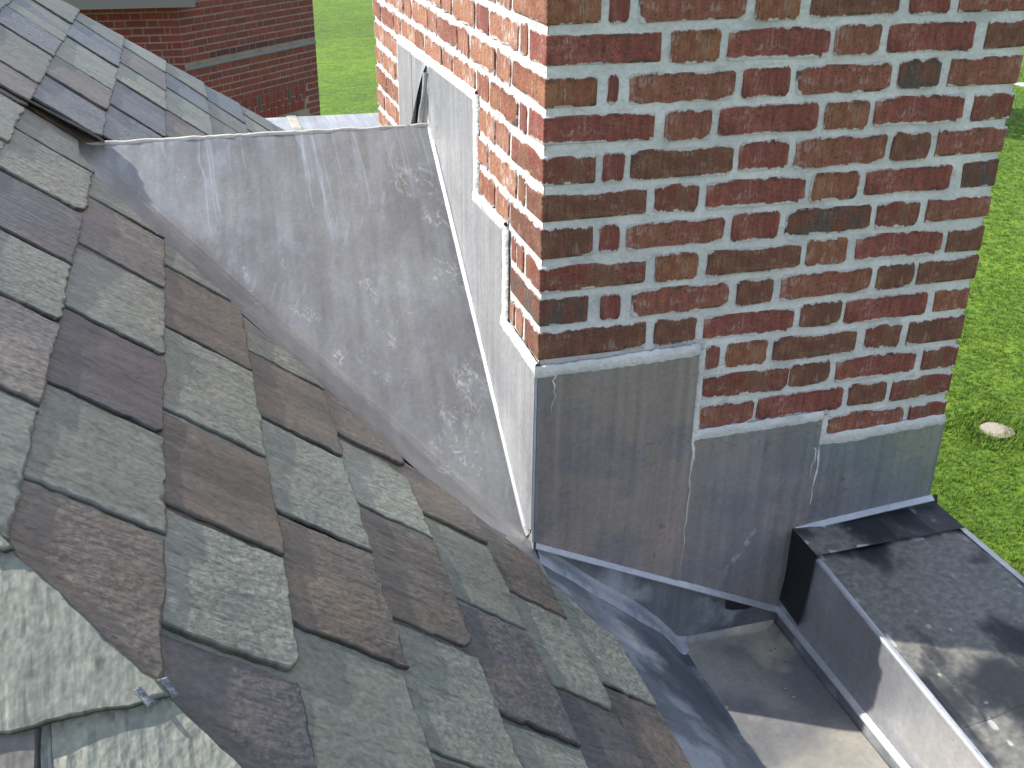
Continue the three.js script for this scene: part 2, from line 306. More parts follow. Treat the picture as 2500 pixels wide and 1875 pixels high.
// ---------------------------------------------------------------- lawn
const GROUND = -9;
const grassTex = tex(800, 800, (x, y) => {
  const m = fbm(x * 6, y * 6, 1201, 4, 6, 6), b = fbm(x * 40, y * 60, 1231, 4, 40, 60), f = fbm(x * 180, y * 240, 1251, 2, 180, 240);
  let c = mix3([82, 110, 12], [104, 132, 18], smooth(0.3, 0.7, b * 0.6 + m * 0.4));
  c = mix3(c, [68, 97, 9], smooth(0.5, 0.75, fbm(x * 22, y * 28, 1271, 3, 22, 28)) * 0.6);
  c = mix3(c, [138, 139, 66], smooth(0.7, 0.88, fbm(x * 16, y * 24, 1291, 4, 16, 24)) * 0.5);
  const k = 0.84 + f * 0.32; return [c[0] * k, c[1] * k, c[2] * k];
});
const grassBump = tex(512, 512, (x, y) => fbm(x * 60, y * 80, 1251, 4, 60, 80), false);
{
  const pos = [], col = [], uv = [], idx = [], R = [0, 4, 8, 12, 16, 20, 24, 28, 32, 37, 42, 48, 55, 63, 72, 84, 100, 130, 180, 300, 600, 1500], A = 160;
  R.forEach((r, i) => {
    for (let a = 0; a <= A; a++) {
      const an = a / A * 2 * Math.PI, x = Math.cos(an) * r + 4, z = Math.sin(an) * r - 8; pos.push(x, GROUND, z); uv.push(x / 7, z / 7);
      const k = 0.86 + (fbm(x * 0.16, z * 0.16, 41, 3) - 0.5) * 0.55, y = fbm(x * 0.07 + 9, z * 0.07, 43, 3); col.push(k * (0.94 + 0.24 * (y - 0.5)), k, k * 0.92);
    }
    if (i) for (let a = 0; a < A; a++) { const p = (i - 1) * (A + 1) + a, q = i * (A + 1) + a; idx.push(p, p + 1, q + 1, p, q + 1, q); }
  });
  const g = meshFrom(pos, uv, idx); g.setAttribute('color', new THREE.Float32BufferAttribute(col, 3));
  const lawn = mesh('lawn', g, std({ map: grassTex, bumpMap: grassBump, bumpScale: 0.06, vertexColors: true, roughness: 0.95 }), scene);
  lawn.userData = { kind: 'structure', label: 'bright green mown lawn far below the roof', category: 'lawn' };
}
{ // short blades standing in the lawn where it is near enough to show them
  const r = rng(808), pos = [], idx = [], uv = [];
  for (let b = 0; b < 7; b++) { const a = r() * 6.28, d = r() * 0.05, x = Math.cos(a) * d, z = Math.sin(a) * d, h = 0.035 + r() * 0.03, t = r() * 6.28, l = 0.02 + r() * 0.03, k = pos.length / 3, w = 0.006; pos.push(x - Math.sin(t) * w, 0, z + Math.cos(t) * w, x + Math.sin(t) * w, 0, z - Math.cos(t) * w, x + Math.cos(t) * l, h, z + Math.sin(t) * l); uv.push(0, 0, 1, 0, 0.5, 1); idx.push(k, k + 1, k + 2); }
  const spots = [];
  while (spots.length < 30000) { const q = r(), dx = lerp(9, 40, Math.pow(q, 1.6)), x = dx, z = -6.5 - (dx - 9) * 1.02 + (r() - 0.62) * (5 + dx * 0.22); spots.push([x, z, 0.7 + r() * 0.7]); }
  for (let i = 0; i < 500; i++) { const a = r() * 6.28, d = 0.3 + Math.pow(r(), 2) * 0.5; spots.push([12.56 + Math.cos(a) * d - 0.06, -11.42 + Math.sin(a) * d - 0.08, 1.3 + r() * 0.8]); }
  const im = new THREE.InstancedMesh(meshFrom(pos, uv, idx), std({ color: 0xffffff, roughness: 0.9 }), spots.length), M = new THREE.Matrix4(), Q = new THREE.Quaternion(), c = new THREE.Color();
  spots.forEach(([x, z, s], i) => { Q.setFromAxisAngle(V(0, 1, 0), r() * 6.28); M.compose(V(x, GROUND, z), Q, V(s, s, s)); im.setMatrixAt(i, M); const y = r(); c.setRGB(0.07 + 0.09 * y * y, 0.142 + 0.07 * y, 0.006 + 0.012 * y); im.setColorAt(i, c); });
  im.name = 'lawn_grass'; im.castShadow = im.receiveShadow = true; im.userData = { kind: 'stuff', label: 'short green grass blades of the lawn', category: 'grass' }; scene.add(im);
}
{ // pale path beyond, at the right
  const pm = std({ color: new THREE.Color(0.5, 0.47, 0.44), bumpMap: mortarBump, bumpScale: 0.01, roughness: 0.95 });
  const p = mesh('garden_path', box(36.2, 70, GROUND - 0.1, GROUND + 0.03, -39.6, -38.6), pm, scene);
  p.userData = { kind: 'structure', label: 'pale concrete path crossing the far lawn', category: 'path' };
}
{ // round stone cover set in the lawn
  const r = rng(71), n = 18, sh = new THREE.Shape();
  for (let i = 0; i < n; i++) { const a = i / n * 6.2832, q = 0.285 * (0.95 + r() * 0.1); sh[i ? 'lineTo' : 'moveTo'](Math.cos(a) * q, Math.sin(a) * q); }
  const g = new THREE.ExtrudeGeometry(sh, { depth: 0.05, bevelEnabled: true, bevelSize: 0.012, bevelThickness: 0.012, bevelSegments: 2 }); g.rotateX(-Math.PI / 2);
  const m = mesh('stone_cover', g, std({ map: uvScale(mortarTex, 3), color: new THREE.Color(0.55, 0.48, 0.38), bumpMap: mortarBump, bumpScale: 0.01, roughness: 0.95 }), scene);
  m.position.set(12.56, GROUND + 0.0, -11.42); m.userData = { label: 'round pale stone cover set flush in the green lawn', category: 'stone cover' };
}

// ---------------------------------------------------------------- roof frames
const S = 39 * Math.PI / 180, cS = Math.cos(S), sS = Math.sin(S), tS = Math.tan(S);
const roofY = (x) => -1.215 - tS * x;                            // mean slate surface, main slope
const MAIN = { o: V(0, -1.215, 0), u: V(cS, -sS, 0), w: V(0, 0, 1), n: V(sS, cS, 0) };
const HIP = { o: V(0, -0.486, 0.82), u: V(0, -sS, cS), w: V(1, 0, 0), n: V(0, cS, sS) };
const at = (F, u, w, h) => [F.o.x + F.u.x * u + F.w.x * w + F.n.x * h, F.o.y + F.u.y * u + F.w.y * w + F.n.y * h, F.o.z + F.u.z * u + F.w.z * w + F.n.z * h];
const DECK = -0.013;
// one slate: butt at u1, head L above it, sides w0f(u) and w1f(u)
function slateGeo(F, u1, L, w0f, w1f, seed, opt = {}) {
  const r = rng(seed * 7919 + 13), th = opt.th || 0.0042 + r() * 0.004, lift = (opt.lift || 0) + r() * 0.003, roll = 0.0035 + (r() - 0.5) * 0.006 + (opt.roll || 0), skew = (r() - 0.5) * 0.014;
  const tanD = 0.0123 / 0.46, ou = r() * 5, ow = r() * 5;
  const nI = opt.nI || 24, nJ = opt.nJ || 26;
  const es = [0, 0.0008, 0.003];                                   // bottom, broken arris, face
  const jag = (a, s, amp) => ((noise(a * 14, s, seed) - 0.5) * 0.8 + (noise(a * 50, s, seed + 3) - 0.5) * 0.6 + (noise(a * 120, s, seed + 5) - 0.5) * 0.9) * amp;
  const layer = r() < 0.5 ? 1.4 : 0.3, chipK = 0.25 + r() * 0.75, cornerCut = r() < 0.35 ? 0.006 + r() * 0.026 : 0;
  const us = [];
  let ua = u1 - L, ub = u1; const open = (u) => w1f(u) - w0f(u) > 0.006;
  while (ua < u1 - 0.02 && !open(ua)) ua += 0.004;
  while (ub > ua + 0.02 && !open(ub)) ub -= 0.004;
  for (let i = 0; i <= nI; i++) us.push([ua + (ub - ua - 0.0035) * Math.pow(i / nI, 0.8), 2]);
  us.push([ub - 0.0012, 1], [ub - 0.001, 0]);
  const pos = [], uv = [], idx = [], col = [];
  us.forEach(([u, ring]) => {
    const a = w0f(u) + 0.0015, b = w1f(u) - 0.0015, wid = Math.max(0.002, b - a), ws = [];
    const ja = jag(u, 1.5, 0.007), jb = jag(u, 8.5, 0.009 * (opt.calm || 1)), bev = 0.5 + 0.7 * noise(u * 40, 2, seed + 11), bev2 = (0.4 + 1.1 * Math.pow(noise(u * 30, 6, seed + 12) * 0.5 + noise(u * 110, 6, seed + 14) * 0.5, 1.5)) * (1 + 0.6 * layer * noise(u * 12, 9, seed + 15));
    const e = (k, bb) => Math.min(es[k] * (k == 2 ? bb : 1), wid * 0.3);
    ws.push([a + ja, 0], [a + ja + e(1, bev), 1], [a + ja + e(2, bev), 2]);
    for (let j = 1; j < nJ; j++) ws.push([lerp(a + ja + e(2, bev), b + jb - e(2, bev2), j / nJ), 2]);
    ws.push([b + jb - e(2, bev2), 2], [b + jb - e(1, bev2), 1], [b + jb, 0]);
    ws.forEach(([w, rw]) => {
      const q = Math.min(ring, rw);
      const buttJag = smooth(u1 - 0.06, u1, u);
      const chip = ring === 2 && u > ub - 0.03 ? 0.012 * chipK * Math.pow(fbm(w * 40, 4, seed + 51, 2), 3) : 0;
      let uu = u - chip + buttJag * (jag(w, 3.5, 0.0075) + skew * (w - (a + b) / 2) / wid);
      if (cornerCut) uu -= buttJag * Math.max(0, cornerCut - (b - w)) * 0.9;
      let h = th + (fbm(u * 8, w * 8, seed + 21, 2) - 0.5) * 0.003;
      if (q === 1) h *= rw === 1 && b - w < w - a ? 0.5 : 0.8; if (q === 0) h = 0;
      const hb = DECK + (u - (u1 - 0.46)) * tanD + lift * smooth(u1 - 0.3, u1, u) + roll * ((w - (a + b) / 2) / wid) + (opt.flap ? opt.flap(u, w) : 0);
      pos.push(...at(F, uu, w, hb + h)); uv.push((uu + ou) / 0.7, (w + ow) / 0.7);
      const mossShade = q === 2 ? 1 : 0.12 + 0.42 * fbm(u * 50, w * 50, seed + 61, 2); col.push(mossShade, mossShade * 1.01, mossShade * 0.96);   // broken edges: mossy dirt, darkened further to paint in the joint shadow
    });
  });
  const cols = pos.length / 3 / us.length, nR = us.length, edge = (i, j) => i >= nR - 3 || j < 2 || j >= cols - 3;
  // the face is smooth, the broken edges are sharp: their quads get corners of their own
  const add = (k) => { pos.push(pos[k * 3], pos[k * 3 + 1], pos[k * 3 + 2]); uv.push(uv[k * 2], uv[k * 2 + 1]); col.push(col[k * 3], col[k * 3 + 1], col[k * 3 + 2]); return pos.length / 3 - 1; };
  for (let i = 0; i + 1 < nR; i++) for (let j = 0; j + 1 < cols; j++) { let a = i * cols + j, b = a + 1, c = a + cols, d = c + 1; if (edge(i, j)) { a = add(a); b = add(b); c = add(c); d = add(d); } idx.push(a, d, b, a, c, d); }
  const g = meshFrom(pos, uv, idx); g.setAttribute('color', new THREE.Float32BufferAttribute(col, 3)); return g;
}
const piece = (pts) => (u) => { if (u <= pts[0][0]) return pts[0][1] + (u - pts[0][0]) * (pts[1][1] - pts[0][1]) / (pts[1][0] - pts[0][0]); for (let i = 1; i < pts.length; i++) if (u <= pts[i][0]) return lerp(pts[i - 1][1], pts[i][1], (u - pts[i - 1][0]) / (pts[i][0] - pts[i - 1][0])); const l = pts.length - 1; return pts[l][1] + (u - pts[l][0]) * (pts[l][1] - pts[l - 1][1]) / (pts[l][0] - pts[l - 1][0]); };
const nearCut = piece([[-1.2, -0.86], [-1.15, -0.79], [-0.964, -0.586], [-0.751, -0.378], [-0.568, -0.235], [-0.375, -0.033], [-0.195, 0.045], [-0.063, 0.126], [-0.022, 0.17], [0.065, 0.272], [0.137, 0.31]]);   // slates cut back along the saddle's near valley
const farCut = (u) => -1.10 - (u + 1.166) * 0.84;                 // and along its far valley
const hipNear = (u) => 0.838 + 0.785 * (u + 1.152);
const hipFar = (u) => -2.93 - 0.56 * (u + 1.25);

const roof = group('slate_roof', 'steep roof of overlapping grey, green and purple slates with ragged edges', 'roof');
const slateNames = new Map();
function addSlate(F, type, seed, u1, L, w0f, w1f, opt) {
  const m = slateMat[type][(seed * 7 + (seed >> 2)) % 4];
  const n = slateNames.get('slate') || 0; slateNames.set('slate', n + 1);
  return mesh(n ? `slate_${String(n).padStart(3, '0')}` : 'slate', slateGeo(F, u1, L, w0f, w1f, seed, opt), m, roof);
}
{
  // courses from the top down; butt, then [joint, kind of the slate that ends there] from the far hip to the near hip
  const T = 'glbpwd';
  const courses = [
    [-1.735, [[-2.3, 'b'], [-1.95, 'g'], [-1.6, 'p']], []],
    [-1.54, [[-2.62, 'g'], [-2.25, 'l'], [-1.9, 'b'], [-1.56, 'g'], [-1.2, 'b'], [-0.85, 'p'], [-0.5, 'g'], [-0.2, 'g'], [0.12, 'w'], [0.42, 'g']], []],
    [-1.345, [[-2.45, 'g'], [-2.06, 'l'], [-1.736, 'b'], [-1.287, 'g'], [-0.968, 'p'], [-0.607, 'l'], [-0.3, 'g'], [0.02, 'd'], [0.34, 'p'], [0.62, 'g'], [1, 'w']], []],
    [-1.15, [[-2.64, 'g'], [-2.215, 'b'], [-1.808, 'l'], [-1.473, 'p'], [-1.126, 'b'], [-1.0, 'l'], [-0.769, 'g'], [-0.428, 'g'], [-0.107, 'd'], [0.171, 'g'], [0.478, 'p'], [0.815, 'l'], [1.2, 'w']], []],
    [-0.957, [[-2.76, 'l'], [-2.386, 'p'], [-2.04, 'l'], [-1.61, 'b'], [-1.2, 'b']], [[-0.591, 'g'], [-0.264, 'p'], [0.086, 'g'], [0.383, 'd'], [0.664, 'g'], [1.3, 'w']]],
    [-0.76, [[-2.852, 'g'], [-2.517, 'b'], [-2.095, 'l'], [-1.68, 'p'], [-1.3, 'g']], [[-0.423, 'g'], [-0.076, 'w'], [0.283, 'g'], [0.577, 'w'], [0.848, 'g'], [1.4, 'd']]],
    [-0.565, [[-2.863, 'b'], [-2.569, 'p'], [-2.2, 'g'], [-1.8, 'w']], [[-0.198, 'g'], [0.106, 'w'], [0.441, 'l'], [0.733, 'w'], [1.03, 'g'], [1.6, 'w']]],
    [-0.38, [[-3.123, 'g'], [-2.8, 'l'], [-2.45, 'g'], [-2.1, 'b']], [[-0.002, 'w'], [0.261, 'l'], [0.602, 'w'], [0.89, 'g'], [1.18, 'w'], [1.7, 'g']]],
    [-0.205, [[-3.2, 'g'], [-2.9, 'b'], [-2.55, 'g']], [[0.161, 'w'], [0.443, 'g'], [0.738, 'd'], [1.03, 'g'], [1.35, 'w'], [1.8, 'g']]],
    [-0.04, [[-3.3, 'b'], [-2.95, 'g'], [-2.6, 'p']], [[0.312, 'w'], [0.587, 'g'], [0.88, 'd'], [1.2, 'w'], [1.5, 'g'], [1.9, 'g']]],
    [0.128, [[-3.4, 'g'], [-3.05, 'g'], [-2.7, 'b']], [[0.496, 'g'], [0.8, 'w'], [1.1, 'g'], [1.42, 'w'], [1.75, 'g'], [2.2, 'd']]],
  ];
  let seed = 1;
  const run = (u1, list, first, clipLo, clipHi) => {
    let prev = first;
    for (const [z, k] of list) {
      const z0 = prev, z1 = z; prev = z; seed++;
      const g = 0.008;
      const w0 = (u) => Math.max(z0 + g / 2, clipLo(u)), w1 = (u) => Math.min(z1 - g / 2, clipHi(u));
      if (w1(u1 - 0.02) - w0(u1 - 0.02) < 0.012 && w1(u1 - 0.15) - w0(u1 - 0.15) < 0.012) continue;
      if (clipHi === hipNear && z1 > hipNear(u1) && w1(u1 - 0.03) - w0(u1 - 0.03) < 0.05) continue;
      const opt = {};
      if (u1 === -1.15 && z === -1.0) { opt.lift = 0.012; opt.roll = 0.03; }
      addSlate(MAIN, k, seed, u1, 0.4, w0, w1, opt);
    }
  };
  for (const [u1, far, near] of courses) {
    const noCut = () => -99, wide = () => 99;
    if (u1 < -1.2) run(u1, far, hipFar(u1) - 0.5, hipFar, hipNear);
    else if (u1 === -1.15) { run(u1, far.slice(0, 6), hipFar(u1) - 0.5, hipFar, wide); run(u1, far.slice(6), -1.0, (u) => (u < -1.2 ? -1.0 : Math.max(-1.0, nearCut(u) - 0.02)), hipNear); }
    else { run(u1, far, hipFar(u1) - 0.5, hipFar, farCut); run(u1, near, near[0][0] - 0.5, (u) => nearCut(u) - 0.022, hipNear); }
  }
  // near hip slope, under the viewer
  const hipEdge = (u) => -0.9 + u * cS + 0.012;
  const hipCourses = [[-0.18, [[-1.75, 'g'], [-1.4, 'b'], [-1.1, 'g'], [-0.5, 'g']]], [0.012, [[-1.6, 'g'], [-1.28, 'w'], [-0.96, 'g'], [-0.5, 'g']]], [0.206, [[-1.75, 'g'], [-1.42, 'g'], [-1.1, 'w'], [-0.5, 'g']]], [0.4, [[-1.5, 'g'], [-1.2, 'b'], [-0.862, 'p'], [-0.2, 'g']]],
    [0.594, [[-1.35, 'w'], [-1.02, 'g'], [-0.7, 'l'], [-0.2, 'g']]], [0.788, [[-1.2, 'g'], [-0.85, 'd'], [-0.5, 'g'], [0.2, 'l']]], [0.982, [[-1.1, 'g'], [-0.7, 'l'], [-0.35, 'w'], [0.2, 'g']]]];
  for (const [u1, list] of hipCourses) { let prev = -2.1; for (const [x, k] of list) { const x0 = prev, x1 = x; prev = x; seed++; addSlate(HIP, k, seed, u1, 0.4, (u) => x0 + 0.003, (u) => Math.min(x1 - 0.003, hipEdge(u)), { lift: 0.010, th: 0.011, nI: 22, nJ: 30, calm: 0.5 }); } }
  // boarding under the slates
  const deckMat = std({ color: new THREE.Color(0.17, 0.125, 0.09), roughness: 1 });
  const q = (F, a) => meshFrom(a.flatMap(([u, w]) => at(F, u, w, DECK - 0.014)), a.flatMap(([u, w]) => [u, w]), [0, 1, 2, 0, 2, 3]);
  mesh('roof_deck', mergeGeometries([
    q(MAIN, [[-2.4, -2.3], [-2.4, -0.17], [0.12, 1.79], [0.12, -3.65]]),
    meshFrom([...at(MAIN, -2.4, -0.14, DECK - 0.016), ...at(MAIN, 0.5, 2.12, DECK - 0.016), -6, at(MAIN, 0.5, 2.12, DECK - 0.016)[1], 2.12, -6, at(MAIN, -2.4, -0.14, DECK - 0.016)[1], -0.14], [0, 0, 1, 0, 1, 1, 0, 1], [0, 1, 2, 0, 2, 3]),
    meshFrom([...at(MAIN, -2.4, -2.3, DECK - 0.016), ...at(MAIN, 0.4, -3.85, DECK - 0.016), -6, at(MAIN, 0.4, -3.85, DECK - 0.016)[1], -3.85, -6, at(MAIN, -2.4, -2.3, DECK - 0.016)[1], -2.3], [0, 0, 1, 0, 1, 1, 0, 1], [0, 1, 2, 0, 2, 3]),
  ]), deckMat, roof);
  // small lead soakers folded over the hip
  const sk = (x, y, z, ry, w) => { const g = new RoundedBoxGeometry(w * 0.62, 0.004, 0.026, 2, 0.002); g.rotateZ(-0.5); g.rotateX(0.55); g.rotateY(ry); g.translate(x, y, z); return g; };
  mesh('hip_soaker', sk(-0.756, -0.593, 0.984, 0.75, 0.036), LEAD.apron, roof, 'small bluish lead tab between the hip slates');
  mesh('hip_soaker', sk(-0.737, -0.6, 0.971, 0.5, 0.03), LEAD.apron, roof, 'small bluish lead tab between the hip slates');
}

// ---------------------------------------------------------------- brick chimney
const W = 1.067, D = 1.925, CH = 0.075, TOP = 1.2, BASE = -1.75;
const chimney = group('brick_chimney', 'red brick chimney with thick white mortar joints and stepped lead flashing', 'chimney');
{
  // mortar body: a box with a slightly uneven skin
  const nx = 44, ny = 120, nz = 60, skin = [];
  const un = (a, b, s) => (fbm(a * 28, b * 40, s, 3) - 0.5) * 0.004;
  skin.push(grid(nx, ny, (i, j) => { const x = i / nx * W, y = lerp(BASE, TOP, j / ny), e = i === 0 || i === nx ? 0.002 : 0; return [clamp(x, 0.003, W - 0.003), y, un(x, y, 3) - e, x, y]; }));
  skin.push(grid(nz, ny, (i, j) => { const z = -D + i / nz * D, y = lerp(BASE, TOP, j / ny), e = i === 0 || i === nz ? 0.002 : 0; return [-un(z, y, 5) + e, y, clamp(z, -D + 0.003, -0.003), z, y]; }));
  skin.push(grid(nz, 4, (i, j) => { const z = -D + i / nz * D, y = lerp(BASE, TOP, j / 4); return [W - 0.002, y, clamp(z, -D + 0.003, -0.003), z, y]; }));
  skin.push(grid(nx, 4, (i, j) => { const x = i / nx * W, y = lerp(BASE, TOP, j / 4); return [clamp(x, 0.003, W - 0.003), y, -D + 0.002, x, y]; }));
  skin.push(grid(1, 1, (i, j) => [i * W, TOP, -D * j, i, j]));
  mesh('mortar', mergeGeometries(skin), mortarMat, chimney, 'thick pale lime mortar between the bricks');

  const r = rng(77);
  // ragged brick face, in the plane a (along), b (up); depth behind
  function brickFace(a0, a1, b0, b1, seed, face, u0 = 0, u1 = 1) {
    const q = rng(seed * 31 + 7), pts = [], j = () => (q() - 0.5) * 0.0045, rc = 0.006, tilt = (q() - 0.5) * 0.004;
    const nL = Math.max(2, Math.round((a1 - a0) / 0.03));
    for (let i = 0; i <= nL; i++) pts.push([lerp(a0 + rc, a1 - rc, i / nL), b0 + j() + tilt * (i / nL - 0.5)]);
    pts.push([a1 + j() * 0.6, b0 + rc + q() * 0.004], [a1 + j(), (b0 + b1) / 2], [a1 + j() * 0.6, b1 - rc - q() * 0.004]);
    for (let i = 0; i <= nL; i++) pts.push([lerp(a1 - rc, a0 + rc, i / nL), b1 + j() - tilt * (i / nL - 0.5)]);
    pts.push([a0 + j() * 0.6, b1 - rc], [a0 + j(), (b0 + b1) / 2], [a0 + j() * 0.6, b0 + rc]);
    const n = pts.length, pos = [], uv = [], idx = [], proud = 0.0015 + q() * 0.003, put = (a, b, d) => (face === 'front' ? pos.push(a, b, d) : pos.push(-d, b, a));
    const UV = (a, b) => uv.push(lerp(u0, u1, (a - a0) / (a1 - a0)), (b - b0) / (b1 - b0));
    const flip = face !== 'front';
    pts.forEach(([a, b]) => { put(a, b, proud); UV(a, b); });
    const ca = (a0 + a1) / 2, cb = (b0 + b1) / 2;
    pts.forEach(([a, b]) => { put(a + Math.sign(a - ca) * 0.002, b + Math.sign(b - cb) * 0.0015, -0.012); UV(a, b); });
    const tri = THREE.ShapeUtils.triangulateShape(pts.map(([a, b]) => new THREE.Vector2(a, b)), []);
    for (const t of tri) idx.push(t[0], t[1], t[2]);
    for (let i = 0; i < n; i++) { const k = (i + 1) % n; idx.push(i, n + i, n + k, i, n + k, k); }
    let g = meshFrom(pos, uv, idx);
    if (flip) { const ix = g.index.array; g = g; }
    return toCreasedNormals(g, 0.6);
  }
  function cornerBrick(y0, y1, lx, lz, seed) {
    const q = rng(seed * 17 + 3), p = 0.002 + q() * 0.003;
    const g = new RoundedBoxGeometry(lx + p, y1 - y0, lz + p, 2, 0.004); g.translate((lx - p) / 2, (y0 + y1) / 2, (-lz + p) / 2);
    const P = g.attributes.position, N = g.attributes.normal, U = g.attributes.uv;
    for (let i = 0; i < P.count; i++) {
      let x = P.getX(i), y = P.getY(i), z = P.getZ(i);
      const dy = (noise(x * 30 + 5, z * 30 + y * 20, seed) - 0.5) * 0.006; P.setY(i, y + dy);
      P.setX(i, x + (noise(y * 40, z * 30, seed + 2) - 0.5) * 0.003); P.setZ(i, z + (noise(y * 40, x * 30, seed + 4) - 0.5) * 0.003);
      const onX = Math.abs(N.getX(i)) > Math.abs(N.getZ(i));
      U.setXY(i, onX ? 0.12 + 0.86 * (-z / lz) * Math.min(1, lz / 0.21 + 0.2) : 0.12 + 0.86 * (x / lx), (y - y0) / (y1 - y0));
    }
    g.computeVertexNormals(); return g;
  }
  const num = new Map();
  const bname = () => { const n = num.get('brick') || 0; num.set('brick', n + 1); return n ? `brick_${String(n).padStart(3, '0')}` : 'brick'; };
  const pick = (kind, s) => brickMat[kind][s % brickMat[kind].length];
  const rest = [];
  // front face, as measured: [from, to] per course, with a colour letter each
  const rows = {
    1: ['orronrr', [0, 0.104], [0.119, 0.159], [0.177, 0.4], [0.421, 0.517], [0.539, 0.74], [0.766, 0.86], [0.883, 1.067]],
    2: ['rorrrn', [0, 0.23], [0.25, 0.353], [0.369, 0.593], [0.607, 0.709], [0.728, 0.935], [0.964, 1.067]],
    3: ['orrrrkr', [0, 0.103], [0.125, 0.146], [0.168, 0.393], [0.41, 0.514], [0.53, 0.751], [0.768, 0.868], [0.89, 1.067]],
    4: ['rrrorn', [0, 0.228], [0.249, 0.348], [0.368, 0.589], [0.608, 0.711], [0.724, 0.942], [0.967, 1.067]],
    5: ['nrnrrnr', [0, 0.108], [0.122, 0.167], [0.183, 0.406], [0.42, 0.533], [0.549, 0.767], [0.782, 0.875], [0.893, 1.067]],
    6: ['norork'.replace('o', 'n'), [0, 0.221], [0.239, 0.336], [0.355, 0.584], [0.598, 0.713], [0.73, 0.947], [0.975, 1.067]],
    7: ['nrrrknr', [0, 0.109], [0.124, 0.166], [0.183, 0.403], [0.422, 0.531], [0.55, 0.758], [0.772, 0.879], [0.901, 1.067]],
    8: ['nonorn', [0, 0.23], [0.251, 0.349], [0.371, 0.595], [0.61, 0.712], [0.735, 0.958], [0.973, 1.067]],
    9: ['krrnrnn', [0, 0.106], [0.133, 0.178], [0.203, 0.429], [0.451, 0.538], [0.559, 0.785], [0.802, 0.9], [0.91, 1.067]],
    10: ['nnrnro', [0, 0.243], [0.262, 0.361], [0.381, 0.601], [0.618, 0.722], [0.733, 0.951], [0.972, 1.067]],
    11: ['ronnn', [0.392, 0.425], [0.443, 0.545], [0.561, 0.776], [0.8, 0.896], [0.915, 1.067]],
    12: ['nnrn', [0.39, 0.608], [0.614, 0.718], [0.735, 0.952], [0.973, 1.067]],
    13: ['rrnn', [0.387, 0.528], [0.539, 0.765], [0.781, 0.885], [0.9, 1.067]],
    14: ['rn', [0.732, 0.948], [0.965, 1.067]],
  };
  const letters = 'rrrrnnornn'; let seed = 500;
  const leftTop = (z) => (z > -0.245 ? -0.745 : z > -0.515 ? -0.525 : z > -1.46 ? -0.285 : z > -1.62 ? -0.6 : -0.95);   // top of the lead on the left face
  for (let row = -15; row <= 14; row++) {
    const y1 = -(row - 1) * CH - 0.0083, y0 = -row * CH + 0.0083;
    let list = rows[row];
    if (!list) { // courses above the picture, in the same bond
      const odd = ((row % 2) + 2) % 2 === 1; list = [''];
      let x = 0; const seq = odd ? [0.104, 0.045, 0.223, 0.1, 0.213, 0.1, 0.18] : [0.228, 0.1, 0.223, 0.102, 0.212, 0.1]; for (const l of seq) { list.push([x, Math.min(W, x + l)]); x += l + 0.018; }
    }
    const cols = list[0];
    list.slice(1).forEach(([a, b], i) => {
      seed++;
      const kind = cols[i] || letters[Math.floor(r() * 10)], m = pick(kind, seed), atEnd = b > W - 0.003;
      const q = rng(seed + 9000), dy0 = (q() - 0.5) * 0.004, dy1 = (q() - 0.5) * 0.005;
      let g;
      if (a < 0.004) g = cornerBrick(y0 + dy0, y1 + dy1, b, row % 2 ? 0.215 : 0.1, seed);
      else if (atEnd) { g = cornerBrick(y0 + dy0, y1 + dy1, W - a, row % 2 ? 0.1 : 0.215, seed); g.scale(-1, 1, 1); g.translate(W, 0, 0); const ix = g.index; if (ix) { const A = ix.array; for (let k = 0; k < A.length; k += 3) { const t = A[k]; A[k] = A[k + 1]; A[k + 1] = t; } } g.computeVertexNormals(); }
      else g = brickFace(a, b, y0 + dy0, y1 + dy1, seed, 'front');
      if (row >= 0) mesh(bname(), g, m, chimney); else rest.push([g, kind]);
    });
    // left face
    const odd = ((row % 2) + 2) % 2 === 1; let z = odd ? -0.215 - 0.016 : -0.1 - 0.016, k = 0;
    const seq = odd ? ['h', 's'] : ['c', 's', 'h'];
    while (z > -D + 0.03) {
      const t = odd ? seq[k % 2] : k === 0 ? 'c' : k % 2 ? 's' : 'h'; const l = t === 's' ? 0.212 : t === 'h' ? 0.1 : 0.045; k++;
      let za = Math.max(z - l, -D), zb = z; z -= l + 0.016; if (za < -D + 0.06) za = -D; if (zb - za < 0.025) continue;
      seed++;
      const lim = Math.max(leftTop(za), leftTop(zb)), limMin = Math.min(leftTop(za), leftTop(zb));
      if (y0 < lim - 0.012) {
        if (y0 < limMin - 0.012) continue;
        for (const st of [-0.235, -0.505, -1.47, -1.63]) if (za < st && zb > st) { if (leftTop(st + 0.03) < leftTop(st - 0.03)) za = st + 0.028; else zb = st - 0.012; }
        if (zb - za < 0.02) continue;
      }
      const kind = ['s', 's', 'r', 's', 'o', 's'][Math.floor(r() * 6)], q = rng(seed + 9000);
      const g = brickFace(za, zb, y0 + (q() - 0.5) * 0.005, y1 + (q() - 0.5) * 0.005, seed, 'left');
      if (row >= -1) mesh(bname(), g, pick(kind, seed), chimney); else rest.push([g, kind]);
    }
  }
  const byKind = {}; for (const [g, k] of rest) (byKind[k] = byKind[k] || []).push(g.index ? g.toNonIndexed() : g);
  for (const k in byKind) { const m = mesh('upper_bricks', mergeGeometries(byKind[k].map((g) => { const c = g.clone(); for (const n of Object.keys(c.attributes)) if (!['position', 'normal', 'uv'].includes(n)) c.deleteAttribute(n); return c; })), brickMat[k][0], chimney); m.userData.kind = 'stuff'; }
}

